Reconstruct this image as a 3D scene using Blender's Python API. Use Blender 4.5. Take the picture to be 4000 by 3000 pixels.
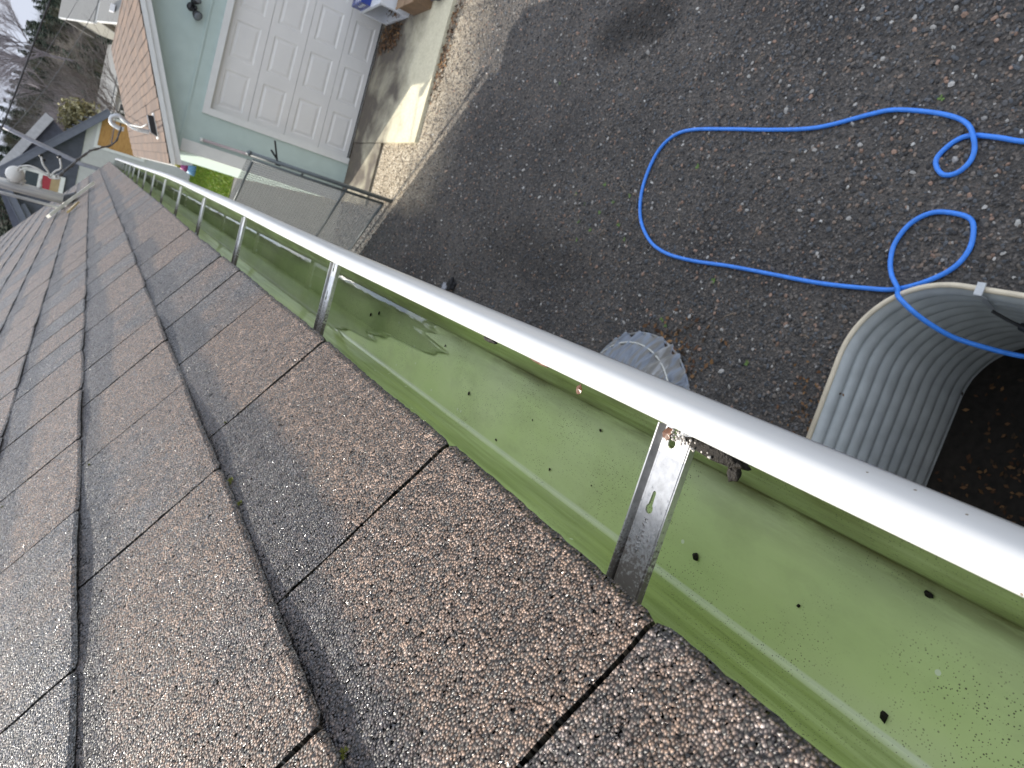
import bpy, bmesh, math, random
import numpy as np
from mathutils import Vector, Matrix, noise as mnoise
rad = math.radians
for o in list(bpy.data.objects):
    bpy.data.objects.remove(o)
SC = bpy.context.scene
COL = SC.collection

# ------------------------------------------------------------------ camera
CAMX, CAMZ = 0.11566, 3.436
cam = bpy.data.cameras.new('camera')
cam.sensor_fit = 'HORIZONTAL'; cam.sensor_width = 36.0
cam.lens = 36.0 * 2766.53 / 4000.0
cam.clip_start = 0.02; cam.clip_end = 2000
camo = bpy.data.objects.new('camera', cam); COL.objects.link(camo)
U = Vector((0.2918723, -0.4917413, -0.8203664)); V = Vector((-0.9454351, -0.2781687, -0.1696307)); W = Vector((-0.1447858, 0.8251137, -0.5460992))
camo.matrix_world = Matrix(((U.x, -V.x, -W.x, CAMX), (U.y, -V.y, -W.y, 0), (U.z, -V.z, -W.z, CAMZ), (0, 0, 0, 1)))
cam.dof.use_dof = True
cam.dof.focus_distance = 0.46
cam.dof.aperture_fstop = 23.0
SC.camera = camo

# ------------------------------------------------------------------ world and sun
SUN_EL, SUN_DX, SUN_DY = 38.0, -0.67, 0.742          # towards the sun
w = bpy.data.worlds.new('World'); SC.world = w; w.use_nodes = True
nt = w.node_tree; nt.nodes.clear()
out = nt.nodes.new('ShaderNodeOutputWorld'); bg = nt.nodes.new('ShaderNodeBackground')
sky = nt.nodes.new('ShaderNodeTexSky'); sky.sky_type = 'NISHITA'; sky.sun_disc = False
sky.sun_elevation = rad(SUN_EL); sky.sun_rotation = math.atan2(SUN_DX, SUN_DY)
sky.air_density = 1.0; sky.dust_density = 1.5
tc = nt.nodes.new('ShaderNodeTexCoord'); mp = nt.nodes.new('ShaderNodeMapping'); mp.inputs['Scale'].default_value = (1.0, 1.0, 2.6)
nz = nt.nodes.new('ShaderNodeTexNoise'); nz.inputs['Scale'].default_value = 2.6; nz.inputs['Detail'].default_value = 7; nz.inputs['Roughness'].default_value = 0.6
rp = nt.nodes.new('ShaderNodeValToRGB'); rp.color_ramp.elements[0].position = 0.42; rp.color_ramp.elements[1].position = 0.62
mx = nt.nodes.new('ShaderNodeMixRGB'); 
sx = nt.nodes.new('ShaderNodeSeparateXYZ'); nt.links.new(tc.outputs['Generated'], sx.inputs[0])
cr = nt.nodes.new('ShaderNodeValToRGB'); cr.color_ramp.elements[0].position = 0.09; cr.color_ramp.elements[0].color = (0.27, 0.29, 0.34, 1); cr.color_ramp.elements[1].position = 0.38; cr.color_ramp.elements[1].color = (0.95, 0.96, 0.98, 1)
nt.links.new(sx.outputs[2], cr.inputs[0])
ms = nt.nodes.new('ShaderNodeMixRGB'); ms.blend_type = 'MULTIPLY'; ms.inputs[0].default_value = 1.0; ms.inputs[2].default_value = (10, 10, 10, 1)
nt.links.new(cr.outputs[0], ms.inputs[1]); nt.links.new(ms.outputs[0], mx.inputs[2])
nt.links.new(tc.outputs['Generated'], mp.inputs[0]); nt.links.new(mp.outputs[0], nz.inputs['Vector'])
nt.links.new(nz.outputs[0], rp.inputs[0])
hb = nt.nodes.new('ShaderNodeMapRange'); hb.inputs['From Min'].default_value = 0.10; hb.inputs['From Max'].default_value = 0.30; hb.inputs['To Min'].default_value = 1.0; hb.inputs['To Max'].default_value = 0.0
nt.links.new(sx.outputs[2], hb.inputs[0]); mm = nt.nodes.new('ShaderNodeMath'); mm.operation = 'MAXIMUM'; nt.links.new(hb.outputs[0], mm.inputs[0]); nt.links.new(rp.outputs[0], mm.inputs[1])
nt.links.new(mm.outputs[0], mx.inputs[0])
nt.links.new(sky.outputs[0], mx.inputs[1]); nt.links.new(mx.outputs[0], bg.inputs[0])
bg.inputs[1].default_value = 0.15
nt.links.new(bg.outputs[0], out.inputs[0])
sl = bpy.data.lights.new('sun', 'SUN'); sl.energy = 3.8; sl.angle = rad(0.53); sl.color = (1.0, 0.94, 0.84)
so = bpy.data.objects.new('sun', sl); COL.objects.link(so)
hl = math.hypot(SUN_DX, SUN_DY)
sv = Vector((SUN_DX / hl * math.cos(rad(SUN_EL)), SUN_DY / hl * math.cos(rad(SUN_EL)), math.sin(rad(SUN_EL))))
so.rotation_euler = sv.to_track_quat('Z', 'Y').to_euler()
SC.view_settings.view_transform = 'Standard'; SC.view_settings.look = 'None'
SC.view_settings.exposure = 0.8; SC.view_settings.gamma = 1.0
SC.render.resolution_x = 1024; SC.render.resolution_y = 768
SC.render.engine = 'CYCLES'

# ------------------------------------------------------------------ helpers
class NT:
    """small node-graph builder"""
    def __init__(s, name, rough=0.6, spec=0.5, metal=0.0):
        s.m = bpy.data.materials.new(name); s.m.use_nodes = True
        s.t = s.m.node_tree; s.t.nodes.clear()
        s.o = s.n('OutputMaterial'); s.b = s.n('BsdfPrincipled')
        s.l(s.b.outputs[0], s.o.inputs[0])
        s.b.inputs['Roughness'].default_value = rough; s.b.inputs['Metallic'].default_value = metal
        s.b.inputs['Specular IOR Level'].default_value = spec
    def n(s, k, **kw):
        x = s.t.nodes.new('ShaderNode' + k)
        for a, b in kw.items(): setattr(x, a, b)
        return x
    def l(s, a, b): s.t.links.new(a, b)
    def val(s, sock, v):
        if hasattr(v, 'is_linked') or hasattr(v, 'links'): s.l(v, sock)
        else: sock.default_value = v
    def uv(s, name='UVMap'): return s.n('UVMap', uv_map=name).outputs[0]
    def obj(s): return s.n('TexCoord').outputs['Object']
    def scale(s, v, sc):
        m = s.n('Mapping'); m.inputs['Scale'].default_value = sc; s.l(v, m.inputs[0]); return m.outputs[0]
    def noise(s, v, sc, det=4, rough=0.55, dist=0.0, color=False):
        x = s.n('TexNoise'); x.inputs['Scale'].default_value = sc; x.inputs['Detail'].default_value = det
        x.inputs['Roughness'].default_value = rough; x.inputs['Distortion'].default_value = dist
        if v is not None: s.l(v, x.inputs['Vector'])
        return x.outputs['Color' if color else 0]
    def vor(s, v, sc, feature='F1', dim='3D', rnd=1.0):
        x = s.n('TexVoronoi', feature=feature, voronoi_dimensions=dim); x.inputs['Scale'].default_value = sc
        x.inputs['Randomness'].default_value = rnd
        if v is not None: s.l(v, x.inputs['Vector'])
        return x
    def ramp(s, f, stops, interp='LINEAR'):
        x = s.n('ValToRGB'); cr = x.color_ramp; cr.interpolation = interp
        while len(cr.elements) < len(stops): cr.elements.new(0.5)
        for e, (p, c) in zip(cr.elements, stops):
            e.position = p; e.color = (c, c, c, 1) if isinstance(c, (int, float)) else (c[0], c[1], c[2], 1)
        s.l(f, x.inputs[0]); return x.outputs[0]
    def mix(s, f, a, b, mode='MIX'):
        x = s.n('MixRGB', blend_type=mode)
        for i, v in ((0, f), (1, a), (2, b)):
            if isinstance(v, tuple): v = (v[0], v[1], v[2], 1)
            s.val(x.inputs[i], v)
        return x.outputs[0]
    def math(s, op, a, b=0.0, c=0.0):
        x = s.n('Math', operation=op)
        for i, v in enumerate((a, b, c)): s.val(x.inputs[i], v)
        return x.outputs[0]
    def attr(s, name, what='Color'): return s.n('Attribute', attribute_name=name).outputs[what]
    def sep(s, v):
        x = s.n('SeparateXYZ'); s.l(v, x.inputs[0]); return x.outputs
    def base(s, v): s.val(s.b.inputs['Base Color'], (v[0], v[1], v[2], 1) if isinstance(v, tuple) else v); return s
    def rough(s, v): s.val(s.b.inputs['Roughness'], v); return s
    def bump(s, h, strength=0.3, dist=0.002, nrm=None):
        x = s.n('Bump'); x.inputs['Strength'].default_value = strength; x.inputs['Distance'].default_value = dist
        s.l(h, x.inputs['Height'])
        if nrm is not None: s.l(nrm, x.inputs['Normal'])
        s.l(x.outputs[0], s.b.inputs['Normal']); return x.outputs[0]

def simple(name, col, rough=0.6, var=0.12, sc=8.0, metal=0.0, bump=0.0, spec=0.5):
    g = NT(name, rough, spec, metal)
    f = g.noise(g.obj(), sc, 5)
    lo = tuple(c * (1 - var) for c in col); hi = tuple(min(1, c * (1 + var)) for c in col)
    g.base(g.ramp(f, [(0.3, lo), (0.7, hi)]))
    if bump: g.bump(f, bump, 0.01)
    return g.m

class MB:
    """collects vertices and faces; build() links them as one mesh object"""
    def __init__(s): s.v = []; s.f = []; s.mi = []; s.sm = []
    def add(s, vs, fs, mi=0, smooth=False):
        k = len(s.v); s.v += [tuple(p) for p in vs]
        for f in fs: s.f.append(tuple(i + k for i in f)); s.mi.append(mi); s.sm.append(smooth)
        return s
    def box(s, c, d, mi=0, rz=0.0, rx=0.0, ry=0.0):
        M = Matrix.Translation(c) @ Matrix.Rotation(rz, 4, 'Z') @ Matrix.Rotation(ry, 4, 'Y') @ Matrix.Rotation(rx, 4, 'X')
        h = [x / 2 for x in d]
        vs = [M @ Vector((a * h[0], b * h[1], e * h[2])) for a in (-1, 1) for b in (-1, 1) for e in (-1, 1)]
        return s.add(vs, [(0, 1, 3, 2), (4, 6, 7, 5), (0, 4, 5, 1), (2, 3, 7, 6), (0, 2, 6, 4), (1, 5, 7, 3)], mi)
    def bbox(s, a, b, mi=0):
        return s.box([(x + y) / 2 for x, y in zip(a, b)], [abs(y - x) for x, y in zip(a, b)], mi)
    def beam(s, p, q, wd, th, up=(0, 0, 1), mi=0):
        p = Vector(p); q = Vector(q); d = (q - p).normalized(); u = Vector(up); sd = d.cross(u).normalized(); u = sd.cross(d)
        vs = []
        for e in (p, q):
            for a, b in ((-1, -1), (1, -1), (1, 1), (-1, 1)): vs.append(e + sd * a * wd / 2 + u * b * th / 2)
        return s.add(vs, [(3, 2, 1, 0), (4, 5, 6, 7), (0, 1, 5, 4), (1, 2, 6, 5), (2, 3, 7, 6), (3, 0, 4, 7)], mi)
    def tube(s, path, r, n=8, cap=True, mi=0, smooth=True):
        P = [Vector(p) for p in path]; R = r if isinstance(r, (list, tuple)) else [r] * len(P)
        vs = []; fs = []; prev = None
        for i, p in enumerate(P):
            t = (P[min(i + 1, len(P) - 1)] - P[max(i - 1, 0)])
            t = t.normalized() if t.length > 1e-9 else Vector((0, 0, 1))
            if prev is None:
                a = Vector((0, 0, 1)) if abs(t.z) < 0.9 else Vector((1, 0, 0)); x = t.cross(a).normalized()
            else:
                x = (prev - t * prev.dot(t)); x = x.normalized() if x.length > 1e-6 else t.orthogonal().normalized()
            prev = x; y = t.cross(x)
            for k in range(n):
                an = 2 * math.pi * k / n; vs.append(p + (x * math.cos(an) + y * math.sin(an)) * R[i])
        for i in range(len(P) - 1):
            for k in range(n):
                fs.append((i * n + k, i * n + (k + 1) % n, (i + 1) * n + (k + 1) % n, (i + 1) * n + k))
        if cap: fs.append(tuple(range(n - 1, -1, -1))); fs.append(tuple((len(P) - 1) * n + k for k in range(n)))
        return s.add(vs, fs, mi, smooth)
    def lathe(s, c, prof, n=16, ax=(0, 0, 1), mi=0, smooth=True):
        c = Vector(c); a = Vector(ax).normalized(); x = a.orthogonal().normalized(); y = a.cross(x)
        vs = []; fs = []
        for r, z in prof:
            for k in range(n):
                an = 2 * math.pi * k / n; vs.append(c + a * z + (x * math.cos(an) + y * math.sin(an)) * r)
        for i in range(len(prof) - 1):
            for k in range(n): fs.append((i * n + k, i * n + (k + 1) % n, (i + 1) * n + (k + 1) % n, (i + 1) * n + k))
        fs.append(tuple(range(n - 1, -1, -1))); fs.append(tuple((len(prof) - 1) * n + k for k in range(n)))
        return s.add(vs, fs, mi, smooth)
    def prism(s, poly, axis, a, b, mi=0):
        """poly: 2-D outline in the two remaining axes, extruded from a to b along axis"""
        n = len(poly); mk = {'x': lambda p, t: (t, p[0], p[1]), 'y': lambda p, t: (p[0], t, p[1]), 'z': lambda p, t: (p[0], p[1], t)}[axis]
        vs = [mk(p, a) for p in poly] + [mk(p, b) for p in poly]
        fs = [tuple(range(n)), tuple(range(2 * n - 1, n - 1, -1))] + [(i, n + i, n + (i + 1) % n, (i + 1) % n) for i in range(n)]
        return s.add(vs, fs, mi)
    def build(s, name, mats, parent=None, flip=False):
        me = bpy.data.meshes.new(name); me.from_pydata(s.v, [], s.f)
        ms = mats if isinstance(mats, (list, tuple)) else [mats]
        for m in ms: me.materials.append(m)
        me.polygons.foreach_set('material_index', s.mi); me.polygons.foreach_set('use_smooth', s.sm)
        bm = bmesh.new(); bm.from_mesh(me); bmesh.ops.recalc_face_normals(bm, faces=bm.faces); bm.to_mesh(me); bm.free()
        me.update()
        o = bpy.data.objects.new(name, me); COL.objects.link(o)
        if parent is not None: o.parent = parent; o.matrix_parent_inverse = Matrix.Translation(-parent.location)
        return o

def np_mesh(name, V_, F_, mat, parent=None, col=None, uv=None, smooth=False, attrname='col'):
    """numpy mesh: V_ (n,3), F_ (m,k) all faces with k corners"""
    me = bpy.data.meshes.new(name); n, m, k = len(V_), len(F_), F_.shape[1]
    me.vertices.add(n); me.vertices.foreach_set('co', np.asarray(V_, np.float32).ravel())
    me.loops.add(m * k); me.loops.foreach_set('vertex_index', F_.astype(np.int32).ravel())
    me.polygons.add(m); me.polygons.foreach_set('loop_start', np.arange(0, m * k, k, dtype=np.int32))
    me.polygons.foreach_set('loop_total', np.full(m, k, np.int32))
    me.polygons.foreach_set('use_smooth', np.full(m, smooth))
    if uv is not None:
        l = me.uv_layers.new(name='UVMap'); l.data.foreach_set('uv', np.asarray(uv, np.float32)[F_.ravel()].ravel())
    if col is not None:
        a = me.attributes.new(attrname, 'FLOAT_COLOR', 'POINT'); a.data.foreach_set('color', np.asarray(col, np.float32).ravel())
    me.update(calc_edges=True); me.validate(); me.materials.append(mat)
    o = bpy.data.objects.new(name, me); COL.objects.link(o)
    if parent is not None: o.parent = parent; o.matrix_parent_inverse = Matrix.Translation(-parent.location)
    return o

def tag(o, label, cat, group=None, kind=None):
    if label: o['label'] = label
    if cat: o['category'] = cat
    if group: o['group'] = group
    if kind: o['kind'] = kind
    return o
def structure(o): o['kind'] = 'structure'; return o
def thing(name, loc, label, cat, group=None):
    o = bpy.data.objects.new(name, None); COL.objects.link(o); o.location = loc; o.empty_display_size = 0.1
    return tag(o, label, cat, group)
def dup(root, loc=None, rz=None, label=None, group=None):
    c = root.copy(); COL.objects.link(c)
    if loc is not None: c.location = loc
    if rz is not None: c.rotation_euler = (0, 0, rz)
    if label: c['label'] = label
    if group: c['group'] = group
    for ch in root.children:
        d = ch.copy(); COL.objects.link(d); d.parent = c
        for g in ch.children:
            e = g.copy(); COL.objects.link(e); e.parent = d
    return c
def from_curve(cu, name, mat, parent=None):
    t = bpy.data.objects.new('temporary', cu); COL.objects.link(t)
    dg = bpy.context.evaluated_depsgraph_get()
    me = bpy.data.meshes.new_from_object(t.evaluated_get(dg)); me.name = name
    bpy.data.objects.remove(t)
    me.materials.clear(); me.materials.append(mat)
    o = bpy.data.objects.new(name, me); COL.objects.link(o)
    if parent is not None: o.parent = parent
    return o
def catmull(P, n=10, closed=False):
    P = [Vector(p) for p in P]; out = []
    for i in range(len(P) - 1):
        a, b, c, d = P[max(i - 1, 0)], P[i], P[i + 1], P[min(i + 2, len(P) - 1)]
        for k in range(n):
            t = k / n
            out.append(0.5 * ((2 * b) + (c - a) * t + (2 * a - 5 * b + 4 * c - d) * t * t + (3 * b - a - 3 * c + d) * t ** 3))
    out.append(P[-1]); return out
R = random.Random(7); NR = np.random.default_rng(11)

# ------------------------------------------------------------------ materials
def m_gravel(name='gravel_ground'):
    g = NT(name, 0.85, 0.3); p = g.obj()
    v = g.vor(p, 75); big = g.noise(p, 1.1, 4); fine = g.noise(p, 35, 5)
    c = g.sep(v.outputs['Color'])
    col = g.ramp(c[0], [(0.0, (0.035, 0.034, 0.034)), (0.45, (0.075, 0.072, 0.070)), (0.75, (0.12, 0.108, 0.098)), (0.9, (0.18, 0.145, 0.12)), (1.0, (0.30, 0.28, 0.26))])
    col = g.mix(0.55, col, g.ramp(big, [(0.35, (0.045, 0.042, 0.040)), (0.6, (0.11, 0.10, 0.09))]))
    col = g.mix(g.ramp(g.noise(p, 2.3, 5), [(0.6, 0.0), (0.8, 0.4)]), col, (0.028, 0.022, 0.016))
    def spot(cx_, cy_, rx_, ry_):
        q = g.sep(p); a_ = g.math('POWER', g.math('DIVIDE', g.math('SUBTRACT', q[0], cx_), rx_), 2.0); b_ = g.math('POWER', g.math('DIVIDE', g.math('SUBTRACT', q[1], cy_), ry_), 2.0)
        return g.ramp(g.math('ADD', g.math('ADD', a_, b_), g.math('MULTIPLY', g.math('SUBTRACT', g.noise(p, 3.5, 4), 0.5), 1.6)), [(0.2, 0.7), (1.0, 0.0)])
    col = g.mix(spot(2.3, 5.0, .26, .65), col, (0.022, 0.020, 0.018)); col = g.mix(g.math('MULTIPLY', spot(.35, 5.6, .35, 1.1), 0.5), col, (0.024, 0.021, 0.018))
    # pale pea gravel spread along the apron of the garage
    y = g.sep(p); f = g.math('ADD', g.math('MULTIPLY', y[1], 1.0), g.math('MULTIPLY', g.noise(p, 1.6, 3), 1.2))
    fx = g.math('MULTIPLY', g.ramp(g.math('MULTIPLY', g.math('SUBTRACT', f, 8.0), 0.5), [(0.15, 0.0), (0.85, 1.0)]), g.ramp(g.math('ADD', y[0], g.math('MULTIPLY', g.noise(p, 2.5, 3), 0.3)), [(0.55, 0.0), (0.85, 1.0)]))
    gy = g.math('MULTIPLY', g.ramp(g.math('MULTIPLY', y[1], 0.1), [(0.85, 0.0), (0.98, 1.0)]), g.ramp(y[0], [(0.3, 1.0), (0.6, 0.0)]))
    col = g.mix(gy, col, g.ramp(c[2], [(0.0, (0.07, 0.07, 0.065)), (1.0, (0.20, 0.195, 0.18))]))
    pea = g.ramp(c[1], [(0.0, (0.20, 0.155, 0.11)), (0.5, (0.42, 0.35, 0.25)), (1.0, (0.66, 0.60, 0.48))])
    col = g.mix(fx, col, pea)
    g.base(col); h = g.math('ADD', v.outputs['Distance'], g.math('MULTIPLY', fine, 0.4)); g.bump(h, 0.9, 0.012)
    return g.m
def m_stone():
    g = NT('stone', 0.7, 0.35); p = g.obj(); f = g.noise(p, 160, 3)
    g.base(g.mix(1.0, g.attr('col'), g.ramp(f, [(0.3, 0.72), (0.7, 1.15)]), 'MULTIPLY')); return g.m
def m_shingle():
    g = NT('shingle_granules', 0.32, 0.5); uv = g.uv()
    t = g.sep(g.attr('tab')); rnd, rnd2, fr = t[0], t[1], t[2]
    blot = g.noise(uv, 9, 4, 0.6); blot2 = g.noise(uv, 3.1, 3)
    v = g.vor(uv, 660, dim='2D'); c = g.sep(v.outputs['Color'])
    v2 = g.vor(uv, 330, dim='2D'); c2 = g.sep(v2.outputs['Color'])
    slate = g.ramp(c[0], [(0.0, (0.012, 0.012, 0.014)), (0.34, (0.042, 0.045, 0.052)), (0.60, (0.110, 0.112, 0.122)), (0.83, (0.21, 0.158, 0.122)), (1.0, (0.55, 0.50, 0.46))])
    tan = g.ramp(c[0], [(0.0, (0.016, 0.013, 0.011)), (0.28, (0.078, 0.054, 0.041)), (0.56, (0.21, 0.138, 0.096)), (0.84, (0.37, 0.245, 0.168)), (1.0, (0.60, 0.45, 0.35))])
    tone = g.math('ADD', g.math('MULTIPLY', rnd, 0.85), g.math('MULTIPLY', g.math('SUBTRACT', blot, 0.5), 1.3))
    tf = g.ramp(g.math('ADD', tone, 0.27), [(0.3, 0.0), (0.62, 1.0)])
    col = g.mix(tf, slate, tan)
    # dark granule band printed along the top of each exposure, ragged and broken by tab
    edge = g.math('ADD', fr, g.math('MULTIPLY', g.math('SUBTRACT', g.noise(uv, 26, 4), 0.5), 0.16))
    band = g.ramp(g.math('SUBTRACT', edge, g.math('MULTIPLY', rnd2, 0.28)), [(0.50, 0.0), (0.60, 1.0)])
    darkc = g.ramp(c[1], [(0.0, (0.016, 0.016, 0.020)), (0.6, (0.045, 0.046, 0.056)), (0.9, (0.08, 0.072, 0.072)), (1.0, (0.17, 0.13, 0.10))])
    col = g.mix(g.math('MULTIPLY', band, 0.85), col, darkc)
    # lichen and black dirt low on the butt edge
    dirt = g.math('MULTIPLY', g.ramp(fr, [(0.0, 0.9), (0.03, 0.0)]), 1.0)
    col = g.mix(dirt, col, (0.02, 0.021, 0.014))
    col = g.mix(1.0, col, g.ramp(c2[0], [(0.0, 0.50), (0.5, 1.0), (1.0, 1.45)]), 'MULTIPLY'); col = g.mix(1.0, col, g.ramp(g.noise(uv, 55, 3, 0.6), [(0.35, 0.8), (0.65, 1.2)]), 'MULTIPLY')
    col = g.mix(1.0, col, g.ramp(v.outputs['Distance'], [(0.34, 1.12), (0.62, 0.16)]), 'MULTIPLY')      # black asphalt shows between the granules
    g.base(col)
    spark = g.math('GREATER_THAN', c[2], 0.86)
    g.rough(g.mix(spark, g.ramp(c[2], [(0.0, 0.28), (0.3, 0.5), (1.0, 0.8)]), (0.20, 0.20, 0.20)))
    vn = g.n('MixRGB'); g.l(spark, vn.inputs[0]); g.l(v.outputs['Color'], vn.inputs[1]); g.l(v2.outputs['Color'], vn.inputs[2])
    # every granule is a facet of its own
    x = g.n('VectorMath', operation='SUBTRACT'); g.l(vn.outputs[0], x.inputs[0]); x.inputs[1].default_value = (0.5, 0.5, 0.5)
    sc = g.n('VectorMath', operation='SCALE'); g.l(x.outputs[0], sc.inputs[0]); g.l(g.math('ADD', g.math('MULTIPLY', spark, 2.1), 1.3), sc.inputs['Scale'])
    geo = g.n('NewGeometry'); ad = g.n('VectorMath', operation='ADD'); g.l(sc.outputs[0], ad.inputs[0]); g.l(geo.outputs['Normal'], ad.inputs[1])
    nm = g.n('VectorMath', operation='NORMALIZE'); g.l(ad.outputs[0], nm.inputs[0])
    g.bump(g.math('MULTIPLY', v.outputs['Distance'], -1.0), 0.9, 0.0014, nm.outputs[0])
    return g.m
def m_gutter_inside():
    g = NT('green_film', 0.38, 0.45); uv = g.uv(); s = g.sep(uv)     # uv = (profile metres, y)
    st = g.scale(uv, (60, 3.0, 1)); sm = g.noise(g.scale(uv, (1.0, 0.6, 1)), 9, 4)
    streak = g.noise(st, 1.0, 6, 0.65)
    col = g.ramp(sm, [(0.25, (0.49, 0.63, 0.25)), (0.5, (0.60, 0.72, 0.34)), (0.78, (0.69, 0.77, 0.46))])
    # upright walls carry more algae than the flushed floor
    wall = g.attr('col')
    ws = g.sep(wall)
    col = g.mix(g.math('MULTIPLY', ws[0], g.ramp(streak, [(0.38, 0.15), (0.60, 0.95)])), col, (0.26, 0.34, 0.09))
    col = g.mix(g.math('MULTIPLY', ws[0], g.ramp(g.noise(g.scale(uv, (90, 5, 1)), 1.0, 4), [(0.5, 0.0), (0.68, 0.8)])), col, (0.46, 0.57, 0.19))
    # brown silt along the front crease
    silt = g.math('MULTIPLY', ws[1], g.ramp(g.noise(g.scale(uv, (70, 9, 1)), 1.0, 6, 0.72), [(0.28, 0.26), (0.53, 0.97)]))
    big = g.noise(g.scale(uv, (16, 4.5, 1)), 1.0, 3); col = g.mix(g.math('MULTIPLY', silt, g.ramp(big, [(0.38, 0.3), (0.56, 1.0)])), col, (0.085, 0.080, 0.024)); col = g.mix(g.ramp(g.noise(g.scale(uv, (20, 12, 1)), 1.0, 5, 0.65), [(0.50, 0.0), (0.72, 0.45)]), col, (0.36, 0.42, 0.20))
    # pale scratched line at the rear crease
    col = g.mix(g.math('MULTIPLY', ws[2], g.ramp(streak, [(0.3, 0.4), (0.6, 0.9)])), col, (0.72, 0.78, 0.62))
    # black grit
    for sc_, thr, prob in ((330, 0.17, 0.80), (640, 0.26, 0.58), (150, 0.07, 0.90)):
        vv = g.vor(uv, sc_, dim='2D'); cc = g.sep(vv.outputs['Color'])
        clump = g.ramp(g.noise(uv, 14, 3), [(0.42, 0.0), (0.62, 1.0)]) if sc_ > 100 else 1.0
        msk = g.math('MULTIPLY', g.math('LESS_THAN', vv.outputs['Distance'], g.math('MULTIPLY', cc[1], thr)), g.math('GREATER_THAN', cc[0], prob))
        col = g.mix(g.math('MULTIPLY', g.math('MULTIPLY', msk, clump), 0.85), col, (0.018, 0.016, 0.010))
    # pits where the paint shows through
    vv = g.vor(uv, 60, dim='2D'); cc = g.sep(vv.outputs['Color'])
    msk = g.math('MULTIPLY', g.math('LESS_THAN', vv.outputs['Distance'], 0.085), g.math('GREATER_THAN', cc[0], 0.95))
    col = g.mix(g.math('MULTIPLY', msk, 0.7), col, (0.75, 0.8, 0.68))
    g.base(col)
    # rain water still standing farther along
    wet = g.math('ADD', s[1], g.math('MULTIPLY', g.math('SUBTRACT', g.noise(g.scale(uv, (22, 5, 1)), 1.0, 4), 0.5), 0.55))
    wet = g.ramp(g.math('SUBTRACT', wet, 0.35), [(0.48, 0.0), (0.56, 1.0)])
    g.l(g.math('MULTIPLY', wet, 0.35), g.b.inputs['Coat Weight']); g.b.inputs['Coat Roughness'].default_value = 0.03; g.b.inputs['Coat IOR'].default_value = 1.5
    g.bump(g.noise(uv, 40, 3), 0.08, 0.002)
    return g.m
def m_white_paint():
    g = NT('white_enamel', 0.28, 0.5); p = g.obj()
    f = g.noise(g.scale(p, (30, 3, 30)), 1.0, 5); col = g.ramp(f, [(0.3, (0.44, 0.44, 0.43)), (0.6, (0.52, 0.52, 0.51))])
    sp = g.vor(p, 120); cc = g.sep(sp.outputs['Color'])
    col = g.mix(g.math('MULTIPLY', g.math('LESS_THAN', sp.outputs['Distance'], 0.08), g.math('GREATER_THAN', cc[0], 0.8)), col, (0.2, 0.17, 0.13))
    col = g.mix(g.ramp(g.noise(g.scale(p, (14, 5, 14)), 1.0, 6, 0.7), [(0.66, 0.0), (0.82, 0.55)]), col, (0.42, 0.38, 0.31))
    g.base(col); g.bump(f, 0.05, 0.002); return g.m
def m_metal(name, col, rough=0.35, metal=0.9):
    g = NT(name, rough, 0.5, metal); p = g.obj()
    f = g.noise(p, 90, 5, 0.65); d = g.noise(p, 22, 5, 0.7)
    c = g.mix(g.ramp(f, [(0.35, 0.0), (0.7, 1.0)]), tuple(x * 0.8 for x in col), col)
    c = g.mix(g.ramp(d, [(0.6, 0.0), (0.75, 0.7)]), c, (0.14, 0.11, 0.085))
    g.base(c); g.rough(g.ramp(f, [(0.2, rough * 0.8), (0.8, min(1, rough * 1.5))])); g.bump(f, 0.12, 0.0006); return g.m
def m_concrete():
    g = NT('stained_concrete', 0.85, 0.25); p = g.obj()
    f = g.noise(p, 26, 6, 0.7); col = g.ramp(f, [(0.3, (0.52, 0.48, 0.34)), (0.7, (0.70, 0.66, 0.50))])
    s1 = g.noise(g.scale(p, (1.15, 1.0, 1)), 1.0, 5, 0.55, 0.3)
    qy = g.sep(p); dy = g.ramp(g.math('ADD', g.math('MULTIPLY', g.math('SUBTRACT', qy[1], 9.0), 0.4), g.math('MULTIPLY', g.math('SUBTRACT', g.noise(p, 2.2, 3), 0.5), 0.5)), [(0.22, 0.06), (0.50, 1.0)])
    col = g.mix(g.math('MULTIPLY', dy, g.ramp(s1, [(0.26, 0.1), (0.50, 0.95)])), col, (0.085, 0.070, 0.060))
    s2 = g.noise(p, 5, 6, 0.7); col = g.mix(g.ramp(s2, [(0.5, 0.0), (0.75, 0.35)]), col, (0.30, 0.27, 0.17))
    g.base(col); g.bump(f, 0.25, 0.004); return g.m
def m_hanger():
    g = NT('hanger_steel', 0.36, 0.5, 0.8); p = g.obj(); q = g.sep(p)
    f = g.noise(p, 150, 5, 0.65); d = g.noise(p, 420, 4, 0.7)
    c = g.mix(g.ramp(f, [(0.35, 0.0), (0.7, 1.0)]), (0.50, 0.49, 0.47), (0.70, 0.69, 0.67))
    low = g.ramp(g.math('MULTIPLY', g.math('ADD', q[0], 0.05), 8.6), [(0.12, 1.0), (0.55, 0.30), (1.0, 0.0)])  # brown speckle plus eave shade painted in, darker towards the fascia end
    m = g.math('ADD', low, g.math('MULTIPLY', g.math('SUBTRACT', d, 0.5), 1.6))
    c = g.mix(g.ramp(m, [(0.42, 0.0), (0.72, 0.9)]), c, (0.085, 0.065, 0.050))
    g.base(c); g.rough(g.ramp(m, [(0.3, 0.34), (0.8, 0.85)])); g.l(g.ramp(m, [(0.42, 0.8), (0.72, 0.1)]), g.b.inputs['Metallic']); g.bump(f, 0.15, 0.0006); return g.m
M = {}
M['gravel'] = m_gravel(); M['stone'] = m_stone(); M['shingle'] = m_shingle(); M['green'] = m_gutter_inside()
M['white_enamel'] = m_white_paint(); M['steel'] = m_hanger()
M['concrete'] = m_concrete()
M['white_trim'] = simple('white_trim', (0.66, 0.66, 0.63), 0.5, 0.04)
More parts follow.
